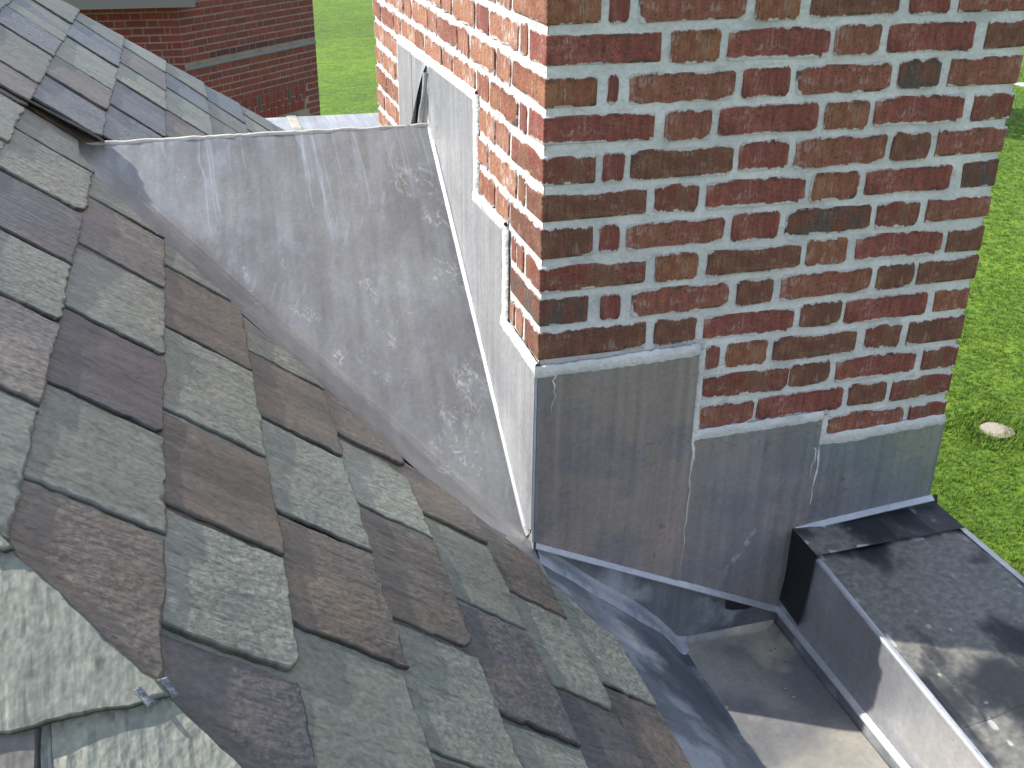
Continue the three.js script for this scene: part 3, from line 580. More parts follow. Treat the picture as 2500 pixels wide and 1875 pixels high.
// flashing let into the chimney
{
  const F = frontLead, s = 0.0022;
  const front = (name, pts, off, mat = F, label) => mesh(name, sheet(pts, s, 'front', off), mat, chimney, label);
  const left = (name, pts, off, mat = LEAD.side, label) => mesh(name, sheet(pts, s, 'left', off), mat, chimney, label);
  const low = (x) => -1.203 - (x - 0.0) * (0.332 / 0.67);           // lower edge over the roof slope
  // front face: three lapped pieces, each stepping down by brick courses
  front('counter_flashing', [[0.703, -1.058], [1.0745, -1.05], [1.0765, -1.262], [0.684, -1.286], [0.703, -1.28]], 0.0065, F, 'bluish grey lead flashing beside the gutter cap');
  front('counter_flashing', [[0.362, -0.992], [0.714, -0.988], [0.717, -1.285], [0.686, -1.288], [0.676, low(0.676)], [0.362, low(0.362)]], 0.0095, F, 'middle step of the lead flashing');
  front('counter_flashing', [[-0.006, -0.772], [0.368, -0.765], [0.374, low(0.374)], [-0.006, low(-0.006)]], 0.0125, F, 'tall stained step of the lead flashing, with reflected brown in its colour');
  // folded hem along the lower edges
  const hem = (a, b, out, down, name = 'flashing_hem') => {
    const d = b.clone().sub(a).normalize(), path = [], n = 14; for (let i = 0; i <= n; i++) { const p = a.clone().lerp(b, i / n); p.z += (noise(i * 0.9, 3, 5) - 0.5) * 0.0015; path.push(p); }
    const o = V(0, 0, 1), dn = V(d.y, -d.x, 0); if (dn.y > 0) dn.negate();
    const sec = [[0, 0], [out, down], [out - 0.0008, down + 0.0028], [0.0, 0.003]];
    mesh(name, toCreasedNormals(sweep(path, sec, true, o, dn), 0.5), LEAD.hem, chimney, 'pale folded edge along the bottom of the flashing');
  };
  hem(V(0.0, low(0.0), 0.0135), V(0.676, low(0.676), 0.0125), 0.0125, 0.0095);
  hem(V(0.685, -1.287, 0.009), V(1.083, -1.262, 0.009), 0.014, 0.0085);
  // base flashing behind, dark, running down into the gutter
  const base = []; base.push([-0.004, -1.17], [0.7, -1.4], [0.7, -1.62], [0.38, -1.63], [0.3, -1.56], [0, -1.30], [-0.004, -1.25]);
  front('base_flashing', base, 0.003, LEAD.apron, 'dark blue grey lead upstand under the flashing');
  // left face: stepped pieces above the saddle, lower edge parallel to the saddle
  const seam = (z) => -0.476 - 0.75 * (z + 1.035);
  left('counter_flashing', [[-0.262, -0.765], [0.014, -0.758], [0.014, -1.165], [-0.02, seam(-0.02) + 0.05], [-0.262, seam(-0.262) + 0.042]], 0.0115, LEAD.side, 'sunlit lowest step of the side flashing');
  left('counter_flashing', [[-0.53, -0.545], [-0.255, -0.537], [-0.255, seam(-0.255) + 0.042], [-0.53, seam(-0.53) + 0.042]], 0.0085, LEAD.side, 'sunlit middle step of the side flashing');
  left('counter_flashing', [[-1.0, -0.307], [-0.522, -0.303], [-0.522, seam(-0.522) + 0.042], [-0.95, seam(-0.95) + 0.045], [-1.035, -0.44], [-1.03, -0.40]], 0.0055, LEAD.side, 'sunlit top step of the side flashing, with a curled edge');
  left('base_flashing', [[-1.06, -0.30], [0.004, -0.9], [0.004, -1.262], [-0.02, -1.245], [-1.035, -0.478]], 0.002, LEAD.side);
  left('counter_flashing', [[-1.47, -0.64], [-1.46, -0.315], [-1.25, -0.31], [-1.25, -0.9], [-1.47, -0.95]], 0.006, LEAD.side);
  left('counter_flashing', [[-1.62, -1.0], [-1.62, -0.62], [-1.475, -0.62], [-1.475, -1.0]], 0.004, LEAD.side, 'low step of the side flashing behind the saddle ridge');
  // a piece sprung away from the brickwork, dark behind
  mesh('sprung_flashing', grid(14, 12, (i, j) => { const t = i / 14, v = j / 12, z = lerp(-1.26, -1.045 - 0.05 * v * v, t), y = lerp(-0.312, -0.62, v); const o = 0.007 + 0.05 * Math.pow(t, 3) * Math.pow(v, 0.7) * (1.1 - 0.2 * v); return [-o, y, z - 0.10 * t * v, z, y]; }), LEAD.side, chimney, 'bent flashing piece standing off the brickwork with a dark gap behind');
  // curled fold beside it
  { const pth = [], pts = [[-1.035, -0.33], [-1.03, -0.37], [-1.032, -0.405], [-1.045, -0.435], [-1.05, -0.47]]; const c = new THREE.CatmullRomCurve3(pts.map(([z, y], i) => V(-0.012 - 0.004 * i, y, z)));
    mesh('curled_edge', new THREE.TubeGeometry(c, 24, 0.0065, 7), LEAD.hem, chimney); }
  // bottom fold of the side pieces, along the saddle
  const path = []; for (let i = 0; i <= 30; i++) { const z = lerp(-0.95, -0.03, i / 30); path.push(V(-0.012 - (i % 2) * 0.0006, seam(z) + 0.043, z)); }
  mesh('flashing_hem', toCreasedNormals(sweep(path, [[0, 0], [0.006, -0.004], [0.006, -0.0065], [0, -0.004]], true, V(-1, 0, 0), V(0, 0.8, 0.6)), 0.5), LEAD.hem, chimney);
  // corner edge of the side flashing that stands proud of the front
  mesh('flashing_corner', box(-0.012, -0.008, -1.2, -0.775, 0.012, 0.0165), LEAD.hem, chimney);

  // mortar pressed over the tops and ends of the flashing, ragged
  const bead = (pts, face, off, w, seed) => { // pts polyline in (a, y); a strip w wide, ragged below
    const pos = [], uv = [], idx = []; let k = 0;
    for (let q = 0; q + 1 < pts.length; q++) {
      const [a0, y0] = pts[q], [a1, y1] = pts[q + 1], L = Math.hypot(a1 - a0, y1 - y0), n = Math.max(3, Math.round(L / 0.008)), tx = (a1 - a0) / L, ty = (y1 - y0) / L;
      for (let i = 0; i <= n; i++) {
        const t = i / n, a = lerp(a0, a1, t), y = lerp(y0, y1, t), rg = (noise(k * 0.7, seed, 3) - 0.5) * 0.007 + (noise(k * 0.23, seed, 8) - 0.5) * 0.007, rg2 = (noise(k * 0.6, seed, 13) - 0.5) * 0.006;
        [[-w - rg, 0.0], [-w * 0.85 - rg, 0.0035], [0, 0.0045 + (noise(k * 0.4, seed, 21) - 0.5) * 0.002], [w * 0.8 + rg2, 0.0035], [w + rg2, -0.002]].forEach(([o, d]) => {
          const aa = a - ty * o, yy = y + tx * o; pos.push(...(face === 'front' ? [aa, yy, off + d] : [-off - d, yy, aa])); uv.push(aa, yy);
        }); k++;
      }
      const b = pos.length / 15 - n - 1;
      for (let i = 0; i < n; i++) for (let c = 0; c < 4; c++) { const p = (b + i) * 5 + c; idx.push(p, p + 5, p + 6, p, p + 6, p + 1); }
    }
    return meshFrom(pos, uv, idx);
  };
  const mb = (pts, face, off, w, seed) => mesh('mortar_bead', bead(pts, face, off, w, seed), mortarMat, chimney);
  mb([[-0.014, -0.768], [0.19, -0.764], [0.37, -0.759]], 'front', 0.0125, 0.014, 1.5);
  mb([[0.378, -0.76], [0.379, -0.9], [0.381, -0.985]], 'front', 0.008, 0.009, 2.5);
  mb([[0.372, -0.98], [0.55, -0.978], [0.716, -0.976]], 'front', 0.0085, 0.013, 3.5);
  mb([[0.722, -0.975], [0.723, -1.05]], 'front', 0.006, 0.011, 4.5);
  mb([[0.716, -1.047], [0.9, -1.043], [1.072, -1.037]], 'front', 0.006, 0.014, 5.5);
  mb([[-0.25, -0.757], [-0.1, -0.757], [0.018, -0.76]], 'left', 0.0105, 0.018, 6.5);
  mb([[-0.238, -0.52], [-0.238, -0.745]], 'left', 0.007, 0.019, 7.5);
  mb([[-0.52, -0.533], [-0.4, -0.53], [-0.24, -0.528]], 'left', 0.007, 0.014, 8.5);
  mb([[-0.507, -0.285], [-0.507, -0.53]], 'left', 0.004, 0.021, 9.5);
  mb([[-1.46, -0.303], [-1.1, -0.298], [-0.8, -0.296], [-0.5, -0.294]], 'left', 0.004, 0.016, 10.5);
  mb([[-1.472, -0.31], [-1.474, -0.64]], 'left', 0.003, 0.011, 11.5);
  // lime runs down the laps
  const run = (x, y0, y1, w, seed, off) => { const pts = []; for (let i = 0; i <= 10; i++) pts.push([x + (noise(i * 0.8, seed, 2) - 0.5) * 0.012, lerp(y0, y1, i / 10)]);
    const pos = [], uv = [], idx = []; pts.forEach(([a, y], i) => { const ww = w * (1 - i / 11) * (0.5 + noise(i * 1.3, seed, 4)); [-1, 1].forEach((q) => { pos.push(a + q * ww, y, off + 0.0006); uv.push(a + q * ww, y); }); if (i) { const p = i * 2; idx.push(p - 2, p - 1, p + 1, p - 2, p + 1, p); } });
    mesh('lime_run', meshFrom(pos, uv, idx), mortarMat, chimney); };
  run(0.3795, -0.985, -1.12, 0.0045, 1, 0.0118); run(0.378, -1.1, -1.38, 0.0016, 2, 0.0118); run(0.72, -1.06, -1.26, 0.0032, 3, 0.0088); run(0.708, -1.06, -1.15, 0.0018, 7, 0.0118); run(0.03, -0.78, -0.87, 0.002, 5, 0.0148);
}

// ---------------------------------------------------------------- lead saddle behind the chimney
{
  const saddle = group('lead_saddle', 'grey lead saddle sheet sloping between the slates and the sunlit chimney side', 'roof saddle');
  const ZR = -1.03, plane = (z) => -0.474 - 0.75 * (z - ZR), crease = (x) => -0.0145 + 1.08 * x;
  const deckY = (x) => roofY(x) - 0.017 / cS;
  const NX = 110, NV = 90;
  mesh('saddle_sheet', grid(NX, NV, (i, j) => {
    const x = lerp(-0.95, -0.001, i / NX), zc = crease(x), zr = Math.min(ZR, zc), v = j / NV;
    let z, y;
    if (v <= 0.86) { z = lerp(zr, zc, v / 0.86); y = plane(z); } else { z = zc + (v - 0.86) / 0.14 * 0.2; y = deckY(x) + 0.004; }
    const d = Math.abs(z - zc); y += 0.007 * Math.exp(-d * d / 0.0004);                       // soft fold in the valley
    const dent = (fbm(x * 5, z * 5, 3, 2) - 0.5) * 0.008 * smooth(0, 0.05, z - zr) * smooth(-0.001, -0.05, x) + (fbm(x * 26, z * 26, 4, 2) - 0.5) * 0.0012;
    const lip = 0.006 * smooth(0.04, 0, z - zr) * (fbm(x * 18, 2, 9, 3) - 0.3);
    y += (v <= 0.86 ? dent : dent * 0.4) + lip;
    return [x, y, z, (x + 1.0) / 1.1, (z - ZR) * 1.25 / 1.4];
  }), saddleMat, saddle);
  // the other slope of the saddle
  mesh('saddle_sheet', grid(24, 20, (i, j) => { const x = lerp(-0.95, -0.001, i / 24), zc = 2 * ZR - crease(x), zr = Math.max(ZR, zc), z = lerp(zr, zc, j / 20); return [x, plane(2 * ZR - z) - 0.001, z, (x + 1) / 1.1, (ZR - z) * 1.25 / 1.4]; }), saddleMat, saddle, 'hidden far slope of the saddle');
  // ridge fold
  const path = [], r = rng(3); for (let i = 0; i <= 70; i++) { const x = lerp(-0.945, -0.012, i / 70); path.push(V(x, -0.473 + (noise(i * 0.5, 1, 7) - 0.5) * 0.004 + (noise(i * 1.7, 1, 9) - 0.5) * 0.002, ZR + (noise(i * 0.9, 4, 7) - 0.5) * 0.004)); }
  mesh('ridge_fold', sweep(path, [[0.006, -0.006], [0.0045, 0.0], [0.0015, 0.0025], [-0.0025, 0.0025], [-0.006, -0.002], [-0.009, -0.012]], false, V(0, 0, 1), V(0, 1, 0)), LEAD.crust, saddle, 'pale folded lead edge along the saddle ridge');
  // upstand strip against the chimney
  const up = []; for (let i = 0; i <= 40; i++) { const z = lerp(-1.03, -0.035, i / 40); up.push(V(-0.003, plane(z) + 0.002, z)); }
  mesh('upstand', sweep(up, [[0.012, -0.004], [0.006, 0.004], [0.0035, 0.016], [0.0028, 0.05]], false, V(-1, 0, 0), V(0, 0.8, 0.6)), LEAD.hem, saddle);
  // crumpled corner where the saddle meets the gutter apron
  mesh('corner_dressing', grid(16, 16, (i, j) => { const a = i / 16, b = j / 16, x = lerp(-0.05, 0.02, a), z = lerp(-0.05, 0.075, b); const h = (fbm(x * 60, z * 40, 6, 3) - 0.5) * 0.012; return [x - 0.006 * b, roofY(x) - 0.012 - 0.03 * a * (1 - b) + h + (1 - b) * 0.014 - b * 0.018 - 0.05 * (1 - a) * (1 - b), z, x, z]; }), LEAD.scuff, saddle);
}

// ---------------------------------------------------------------- lead lined gutter and its raised outer cap
const NEARZ = 2.3, FARZ = -4.55;
{
  const gut = group('box_gutter', 'lead lined box gutter beside the chimney with a black rubber covered cap', 'gutter');
  const FL = -1.6, X0 = 0.388, X1 = 0.668;
  // profile of apron and floor, x -> y
  const prof = [[-0.12, roofY(-0.12) - 0.02], [0.0, roofY(0) - 0.022], [0.08, roofY(0.08) - 0.026], [0.14, -1.36], [0.2, -1.408], [0.27, -1.468], [0.33, -1.53], [0.365, -1.572], [X0 - 0.004, -1.594], [X0 + 0.02, FL]];
  const curve = new THREE.CatmullRomCurve3(prof.map(([x, y]) => V(x, y, 0)), false, 'centripetal');
  const P = curve.getPoints(46);
  const yAt = (x) => { if (x >= X0 + 0.02) return FL; for (let i = 1; i < P.length; i++) if (x <= P[i].x) return lerp(P[i - 1].y, P[i].y, (x - P[i - 1].x) / (P[i].x - P[i - 1].x)); return FL; };
  const NZ = 90, zz = (k) => 0.004 + (NEARZ - 0.004) * Math.pow(k / NZ, 1.6);
  let acc = 0; const arc = P.map((p, i) => (acc += i ? p.distanceTo(P[i - 1]) : 0));
  mesh('lead_apron', grid(P.length - 1, NZ, (i, j) => { const z = zz(j), p = P[i], w = (fbm(p.x * 9, z * 7, 5, 3) - 0.5) * 0.012; return [p.x + w * 0.6, p.y + w * 0.8, z, z, arc[i]]; }), LEAD.apron, gut, 'dark blue grey lead apron falling from the slates to the gutter');
  mesh('gutter_floor', grid(14, NZ, (i, j) => { const x = lerp(X0 + 0.012, X1 + 0.002, i / 14), z = zz(j), e = smooth(X1 - 0.03, X1, x) * 0.006; return [x, FL + 0.003 + e + (fbm(x * 8, z * 6, 8, 2) - 0.5) * 0.005, z, x, z]; }), LEAD.gutter, gut, 'stained flat lead floor of the gutter');
  const inner = (z) => 0.672;
  const topIn = (z) => -1.3 - 0.075 * Math.max(0, z);               // the cap's inner edge falls a little towards the viewer
  mesh('lower_wall', grid(4, NZ, (i, j) => { const z = zz(j), y = lerp(FL, -1.528, i / 4); return [X1 + 0.004 + 0.003 * i / 4, y, z, z, y]; }), LEAD.apron, gut);
  mesh('wall_lining', grid(12, NZ, (i, j) => { const z = zz(j), t = i / 12, y = lerp(-1.546, topIn(z), t); const w = (fbm(z * 5, y * 7, 12, 2) - 0.5) * 0.006; return [lerp(0.666, 0.684, Math.min(1, t * 6)) + w * t * (1 - t) * 4 + 0.0, y, z, z, y]; }), LEAD.wall, gut, 'bright sheet lead on the inner wall of the gutter');
  const lip = []; for (let i = 0; i <= 60; i++) { const z = lerp(0.012, NEARZ, i / 60); lip.push(V(0.668, -1.545, z)); }
  mesh('lining_lip', sweep(lip, [[0.004, 0.012], [-0.001, 0.006], [-0.006, 0.001], [-0.0065, -0.004], [0.003, -0.004]], false, V(1, 0, 0), V(0, 1, 0)), LEAD.hem, gut, 'pale folded lip along the foot of the gutter wall');
  const roll = []; for (let i = 0; i <= 60; i++) { const z = lerp(0.124, NEARZ, i / 60); roll.push(V(0.6845, topIn(z) - 0.001, z)); }
  mesh('wall_edge', sweep(roll, [[0.01, 0.0015], [0.002, 0.0035], [-0.0035, 0.001], [-0.003, -0.006], [0.001, -0.010]], false, V(1, 0, 0), V(0, 1, 0)), LEAD.hem, gut);
  // cap: rubber sheet
  const XO = 1.1;
  mesh('rubber_membrane', grid(24, NZ, (i, j) => { const z = Math.max(zz(j), 0.10), t = i / 24, x = lerp(0.688, XO, t); const seamStep = [0.1, 0.22, 0.33].reduce((q, a) => q + 0.002 * smooth(a - 0.006, a, x - 0.688), 0) * 0.5; const w = (fbm(x * 9, z * 6, 17, 3) - 0.5) * 0.007; return [x, lerp(topIn(z), -1.302, t) + w * smooth(0, 0.04, x - 0.688) + seamStep, z, x, z]; }), rubberMat, gut, 'dusty black rubber sheet covering the gutter cap');
  // lap strips on the sheet
  const strip = (x0, x1, z0, z1, h, mat = rubberMat) => mesh('lap_strip', grid(10, 24, (i, j) => { const x = lerp(x0, x1, i / 10), z = lerp(z0, z1, j / 24), t = (x - 0.688) / (XO - 0.688), w = (fbm(x * 9, z * 6, 17, 3) - 0.5) * 0.007 * smooth(0, 0.04, x - 0.688); const e = i === 0 || i === 10 || j === 0 || j === 24 ? 0.001 : h; return [x, lerp(topIn(z), -1.302, clamp(t)) + w + e, z, x, z]; }), mat, gut);
  strip(0.70, 1.09, 0.56, 0.66, 0.004); strip(0.80, 0.9, 0.11, 1.6, 0.0025); strip(0.70, 1.09, 0.98, 1.08, 0.004);
  // first strip by the chimney, turned up behind the flashing and down the wall
  mesh('membrane_turnup', grid(26, 16, (i, j) => {
    const t = i / 26, x = lerp(0.678, XO + 0.004, t), v = j / 16; let y, z;
    if (v < 0.25) { z = 0.006 + 0.006 * (v / 0.25); y = lerp(-1.27, -1.292, v / 0.25); } else { const q = (v - 0.25) / 0.75; z = lerp(0.012, 0.125 + (noise(x * 12, 1, 3) - 0.5) * 0.008, q); y = -1.297 + 0.003 * (1 - q) + (fbm(x * 14, z * 14, 27, 2) - 0.5) * 0.006 - 0.006 * q * 0; }
    return [x, y + 0.004, z, x, z + 0.7];
  }), rubberMat, gut, 'black rubber strip lapped against the chimney');
  mesh('membrane_flap', grid(8, 10, (i, j) => { const u = i / 8, v = j / 10, z = lerp(0.013, 0.122 - 0.012 * v, u), y = lerp(-1.291, lerp(-1.512, -1.522, u), v); return [0.6775 - 0.006 * smooth(0.6, 1, v) + (fbm(z * 20, y * 20, 4, 2) - 0.5) * 0.003, y, z, z, y]; }), rubberDark, gut, 'black rubber flap hanging down the gutter wall');
  mesh('membrane_flap', grid(8, 4, (i, j) => { const u = i / 8, v = j / 4, x = lerp(0.518, 0.672, u), y = lerp(-1.44, lerp(-1.512, -1.535, Math.pow(u, 0.5)) + (u > 0.4 ? (u - 0.4) * 0.05 : 0), v); return [x, y, 0.0075 + 0.002 * v, x, y]; }), rubberDark, gut, 'corner of black rubber showing under the flashing');
  // metal drip edge outside
  const de = []; for (let i = 0; i <= 40; i++) de.push(V(XO + 0.004, -1.302, lerp(0.1, NEARZ, i / 40)));
  mesh('drip_edge', sweep(de, [[-0.012, 0.005], [0.006, 0.004], [0.010, -0.004], [0.009, -0.09]], false, V(1, 0, 0), V(0, 1, 0)), LEAD.wall, gut, 'grey metal drip edge along the outer side');
  // cap body and the boxed eaves below, also round the far end
  const paint = std({ color: new THREE.Color(0.5, 0.5, 0.47), roughness: 0.7 });
  mesh('cap_body', mergeGeometries([box(0.7, XO, -1.75, -1.42, -0.0, NEARZ), box(1.0, XO, -1.42, -1.33, 0.0, 0.3)]), paint, gut);
  mesh('gutter_bottom', box(0.36, 0.7, -1.72, FL - 0.03, 0.0, NEARZ), paint, gut);
  // small debris and solder drops
  const q = rng(9); for (let i = 0; i < 5; i++) { const g = new THREE.IcosahedronGeometry(0.002 + q() * 0.003, 1); g.scale(1.4, 0.5, 1); g.translate(0.42 + q() * 0.22, FL + 0.007, 0.06 + q() * 0.3); mesh('pebble', g, i ? mortarMat : LEAD.scuff, gut); }

  // pale dressed fillet along the foot of the chimney
  const fp = []; for (let i = 0; i <= 46; i++) { const x = lerp(0.0, 0.41, i / 46); fp.push(V(x, yAt(x) + 0.007, 0.004)); }
  mesh('apron_fillet', (() => { const g = sweep(fp, [[0.001, 0.018], [0.003, 0.010], [0.008, 0.005], [0.018, 0.002], [0.034, 0.001], [0.05, -0.008]], false, V(0, 0, 1), V(0.6, 0.8, 0)); const p = g.attributes.position; for (let i = 0; i < p.count; i++) { const h = (fbm(p.getX(i) * 60, p.getZ(i) * 60 + p.getY(i) * 30, 31, 3) - 0.5) * 0.002; p.setY(i, p.getY(i) + h); } g.computeVertexNormals(); return g; })(), LEAD.scuff, gut, 'pale scuffed lead fold at the foot of the chimney');
  const ff = []; for (let i = 0; i <= 20; i++) { const x = lerp(0.40, 0.668, i / 20); ff.push(V(x, FL + 0.003, 0.004)); }
  mesh('floor_fillet', sweep(ff, [[0.001, 0.016], [0.005, 0.006], [0.016, 0.002], [0.03, -0.002]], false, V(0, 0, 1), V(0, 1, 0)), LEAD.gutter, gut);

  const far = group('far_gutter_cap', 'pale sunlit lead capping along the far eaves beyond the saddle', 'gutter');
  mesh('cap_sheet', grid(40, 8, (i, j) => { const x = lerp(-5, 1.1, i / 40), z = lerp(FARZ, -5.02, j / 8); return [x, -1.3 + (fbm(x * 4, z * 4, 3, 2) - 0.5) * 0.006, z, x, z]; }), LEAD.side, far);
  mesh('cap_sheet', box(0.69, 1.1, -1.32, -1.302, FARZ, -D - 0.01), LEAD.side, far);
  const lap = []; for (let i = 0; i <= 8; i++) lap.push(V(-0.06 + (i % 2) * 0.002, -1.296, lerp(FARZ, -5.02, i / 8)));
  mesh('cap_lap', sweep(lap, [[-0.03, 0], [-0.026, 0.004], [0.026, 0.004], [0.03, 0]], false, V(1, 0, 0), V(0, 1, 0)), LEAD.gutter, far);
  const ed = []; for (let i = 0; i <= 30; i++) ed.push(V(lerp(-5, 1.1, i / 30), -1.3, FARZ));
  mesh('cap_edge', sweep(ed, [[-0.012, 0.004], [0.004, 0.004], [0.006, -0.02], [0.018, -0.03], [0.018, -0.25]], false, V(0, 0, 1), V(0, 1, 0)), LEAD.wall, far);
  mesh('gutter_floor', box(-5, 0.69, -1.62, -1.6, FARZ, -4.0), LEAD.gutter, far);
  mesh('lead_apron', meshFrom([-5, -1.36, -3.7, 0.2, -1.36, -3.7, 0.39, -1.6, -4.1, -5, -1.6, -4.1], [0, 0, 5, 0, 5, 1, 0, 1], [0, 1, 2, 0, 2, 3]), LEAD.side, far);
  mesh('cap_body', box(-5, 1.09, -1.75, -1.33, -5.01, FARZ - 0.02), paint, far);

  const body = mesh('house_wall', mergeGeometries([box(-6, 0.95, GROUND - 0.2, -1.74, -4.85, NEARZ - 0.05)]), std({ color: new THREE.Color(0.28, 0.09, 0.065), bumpMap: mortarBump, bumpScale: 0.01, roughness: 0.95 }), scene);
  body.userData = { label: 'brick body of the house below the gutters', category: 'wall', kind: 'structure' };
}

// ---------------------------------------------------------------- brick wing beyond
{
  const wing = group('brick_wing', 'shaded red brick bay with a grey band course beyond the slate hip', 'building');
  const cx = -0.712, cz = -10, CW = 2.2, dir = V(Math.SQRT1_2, 0, -Math.SQRT1_2), nrm = V(Math.SQRT1_2, 0, Math.SQRT1_2), top = -1.17;
  const wm = std({ map: uvScale(mortarTex, 1), color: new THREE.Color(0.45, 0.37, 0.32), bumpMap: mortarBump, bumpScale: 0.006, roughness: 0.95 });
  const ex = cx + dir.x * CW, ez = cz + dir.z * CW;
  // body as a prism: front face, canted face, side
  const foot = [[-9, cz], [cx, cz], [ex, ez], [ex, ez - 3], [-9, ez - 3]], pos = [], uv = [], idx = [];
  foot.forEach(([x, z], i) => { const [x2, z2] = foot[(i + 1) % foot.length], b = pos.length / 3, L = Math.hypot(x2 - x, z2 - z); pos.push(x, GROUND, z, x2, GROUND, z2, x2, top, z2, x, top, z); uv.push(0, 0, L, 0, L, 8, 0, 8); idx.push(b, b + 1, b + 2, b, b + 2, b + 3); });
  mesh('wall', meshFrom(pos, uv, idx), wm, wing, 'mortar of the bay wall');
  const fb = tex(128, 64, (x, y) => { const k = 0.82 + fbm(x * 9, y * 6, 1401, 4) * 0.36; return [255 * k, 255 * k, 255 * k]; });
  const mats = [[0.22, 0.05, 0.038], [0.2, 0.046, 0.036], [0.235, 0.06, 0.042], [0.19, 0.055, 0.042], [0.17, 0.047, 0.04]].map((c) => std({ map: fb, color: new THREE.Color(...c), roughness: 0.9 }));  // deeper shade on the bay is put into these darker brick colours
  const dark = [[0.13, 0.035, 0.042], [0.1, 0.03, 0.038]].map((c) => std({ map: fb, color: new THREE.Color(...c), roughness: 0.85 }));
  const gS = new RoundedBoxGeometry(0.203, 0.058, 0.03, 1, 0.004), gH = new RoundedBoxGeometry(0.094, 0.058, 0.03, 1, 0.004);
  const r = rng(321); let n = 0; const name = () => { const q = n++; return q ? `brick_${String(q).padStart(3, '0')}` : 'brick'; };
  const put = (geo, o, d, s, y, l, m, ry) => { const b = mesh(name(), geo, m, wing); b.position.set(o.x + d.x * s, y, o.z + d.z * s); b.rotation.y = ry; b.scale.x = l / (geo === gS ? 0.203 : 0.094); return b; };
  const rowsOf = (len, y0, rows, fn) => { for (let k = 0; k < rows; k++) { const y = y0 - k * CH; let s = 0.004, i = 0; while (s < len - 0.03) { const st = k % 2 ? (i > 0 && i % 2 === 0) : i % 2 === 0; let l = st ? 0.203 : k % 2 && i === 1 ? 0.04 : 0.094; i++; if (s + l > len - 0.004) l = len - 0.004 - s; const mid = s + l / 2; s += l + 0.013; if (l < 0.02) continue; fn(k, y, mid, st, l); } } };
  const bandY = -1.83, base = V(cx, 0, cz).addScaledVector(nrm, -0.009);
  rowsOf(CW, top - 0.04, 21, (k, y, s, st, l) => {
    if (s < 0.05 && k > 17) return;
    const inArch = y < -2.26 && y > -2.64 && s > 0.72 - (y + 2.64) * 0.25 && s < 1.98 + (y + 2.64) * 0.2; if (inArch) return;
    if (y < -2.26 && s < 0.6) return;
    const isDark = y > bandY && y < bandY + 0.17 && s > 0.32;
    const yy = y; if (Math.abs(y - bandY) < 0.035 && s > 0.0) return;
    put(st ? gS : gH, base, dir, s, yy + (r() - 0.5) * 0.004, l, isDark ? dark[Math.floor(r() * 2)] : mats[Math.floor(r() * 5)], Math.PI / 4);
  });
  // front face, seen above the hip
  const fbase = V(cx, 0, cz - 0.009), fd = V(-1, 0, 0);
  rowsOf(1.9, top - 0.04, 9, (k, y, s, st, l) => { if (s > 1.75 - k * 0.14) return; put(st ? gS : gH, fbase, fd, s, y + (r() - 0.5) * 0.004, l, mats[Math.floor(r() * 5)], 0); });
  // band course
  const stone = std({ color: new THREE.Color(0.24, 0.24, 0.25), roughness: 0.85, bumpMap: mortarBump, bumpScale: 0.004 });
  const b1 = mesh('band_course', new RoundedBoxGeometry(CW, 0.028, 0.04, 1, 0.006), stone, wing, 'thin grey band course'); b1.position.set(cx + dir.x * CW / 2, bandY, cz + dir.z * CW / 2); b1.rotation.y = Math.PI / 4;
  const b2 = mesh('band_course', new RoundedBoxGeometry(3, 0.028, 0.04, 1, 0.006), stone, wing); b2.position.set(cx - 1.5, bandY - 0.02, cz);
  // flat arch of upright bricks over a window
  const gA = new RoundedBoxGeometry(0.056, 0.17, 0.034, 1, 0.003), gB = new RoundedBoxGeometry(0.056, 0.1, 0.034, 1, 0.003);
  const slot = std({ color: new THREE.Color(0.1, 0.08, 0.073), roughness: 0.9 });  // solid bricks; the dark inside of the slots is put into their colour
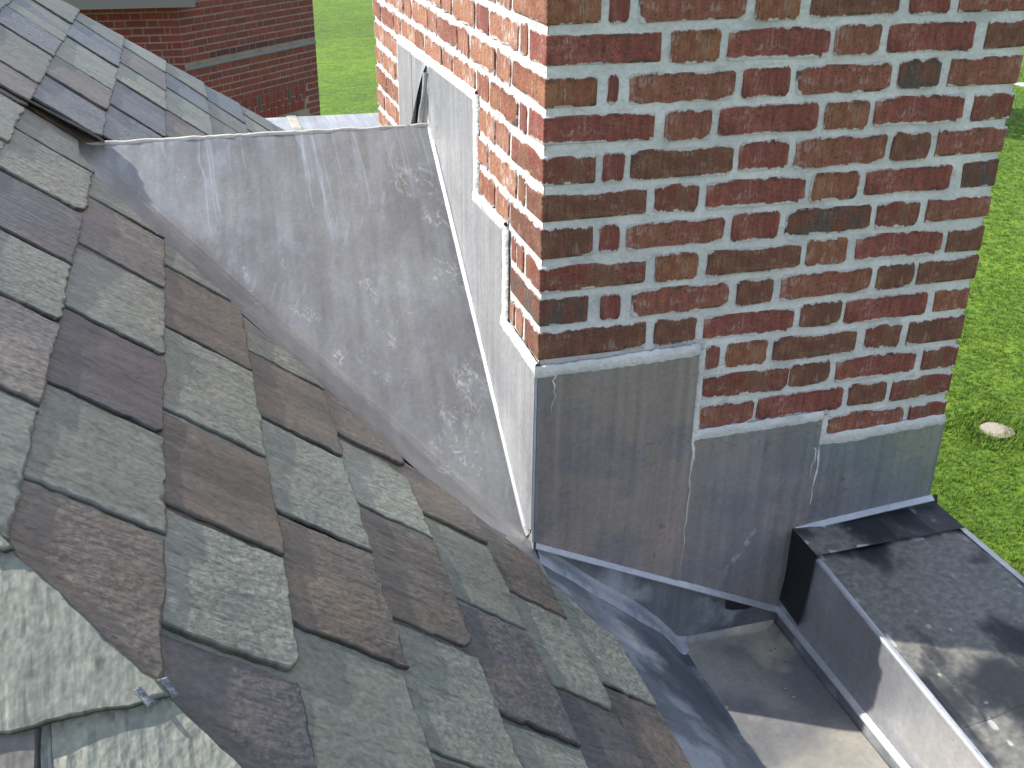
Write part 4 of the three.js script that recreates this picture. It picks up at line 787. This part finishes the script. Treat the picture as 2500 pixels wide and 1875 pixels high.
  for (let i = 0; i < 18; i++) {
    const s = 0.78 + i * 0.066, lean = (i - 9) * 0.018, isSlot = i === 5 || i === 13;
    for (const [dy, g] of i % 2 ? [[0.05, gA], [-0.1, gB]] : [[0.085, gB], [-0.065, gA]]) {
      const b = mesh(isSlot && dy > 0 ? 'dark_slot_brick' : 'arch_brick', g, isSlot && dy > 0 ? slot : mats[Math.floor(r() * 3)], wing); b.position.set(base.x + dir.x * (s + lean * dy * 2) , -2.43 + dy, base.z + dir.z * (s + lean * dy * 2)); b.rotation.set(0, Math.PI / 4, 0); b.rotateZ(-lean);
    }
  }
  // eaves cornice
  const cm = std({ color: new THREE.Color(0.2, 0.21, 0.19), roughness: 0.8 });
  mesh('cornice', mergeGeometries([box(-9, cx + 0.18, top - 0.0, top + 0.45, cz - 3, cz + 0.3)]), cm, wing, 'grey painted eaves cornice');
}

// ---------------------------------------------------------------- tree behind the chimney, which throws the shade on the right of the lawn
{
  const tree = group('broad_tree', 'broad leafy tree standing on the lawn, hidden behind the chimney', 'tree');
  tree.position.set(24, GROUND, -36.5);
  const bark = std({ color: new THREE.Color(0.1, 0.075, 0.055), roughness: 0.95 });
  const limbs = [new THREE.CylinderGeometry(0.2, 0.36, 3.2, 9).translate(0, 1.6, 0)], r = rng(44);
  for (let i = 0; i < 7; i++) { const a = i * 0.9, c = new THREE.CatmullRomCurve3([V(0, 2.6, 0), V(Math.cos(a) * 1.1, 4, Math.sin(a) * 1.1), V(Math.cos(a) * 2.2, 5.4, Math.sin(a) * 2.2)]); limbs.push(new THREE.TubeGeometry(c, 6, 0.1, 6)); }
  mesh('trunk', mergeGeometries(limbs), bark, tree);
  const pos = [], uv = [], idx = [];
  for (let i = 0; i < 2600; i++) { let x, y, z; do { x = r() * 2 - 1; y = r() * 2 - 1; z = r() * 2 - 1; } while (x * x + y * y + z * z > 1); const p = V(x * 3.2, 5.6 + y * 2.3, z * 3.2), a = V(r() - 0.5, r() - 0.5, r() - 0.5).normalize().multiplyScalar(0.16), b = V(r() - 0.5, r() - 0.5, r() - 0.5).normalize().multiplyScalar(0.16), k = pos.length / 3;
    for (const q of [p.clone().sub(a), p.clone().add(b), p.clone().add(a), p.clone().sub(b)]) { pos.push(q.x, q.y, q.z); uv.push(0, 0); } idx.push(k, k + 1, k + 2, k, k + 2, k + 3); }
  mesh('crown', meshFrom(pos, uv, idx), std({ color: new THREE.Color(0.05, 0.1, 0.02), roughness: 0.9 }), tree);
}

renderer.render(scene, camera);
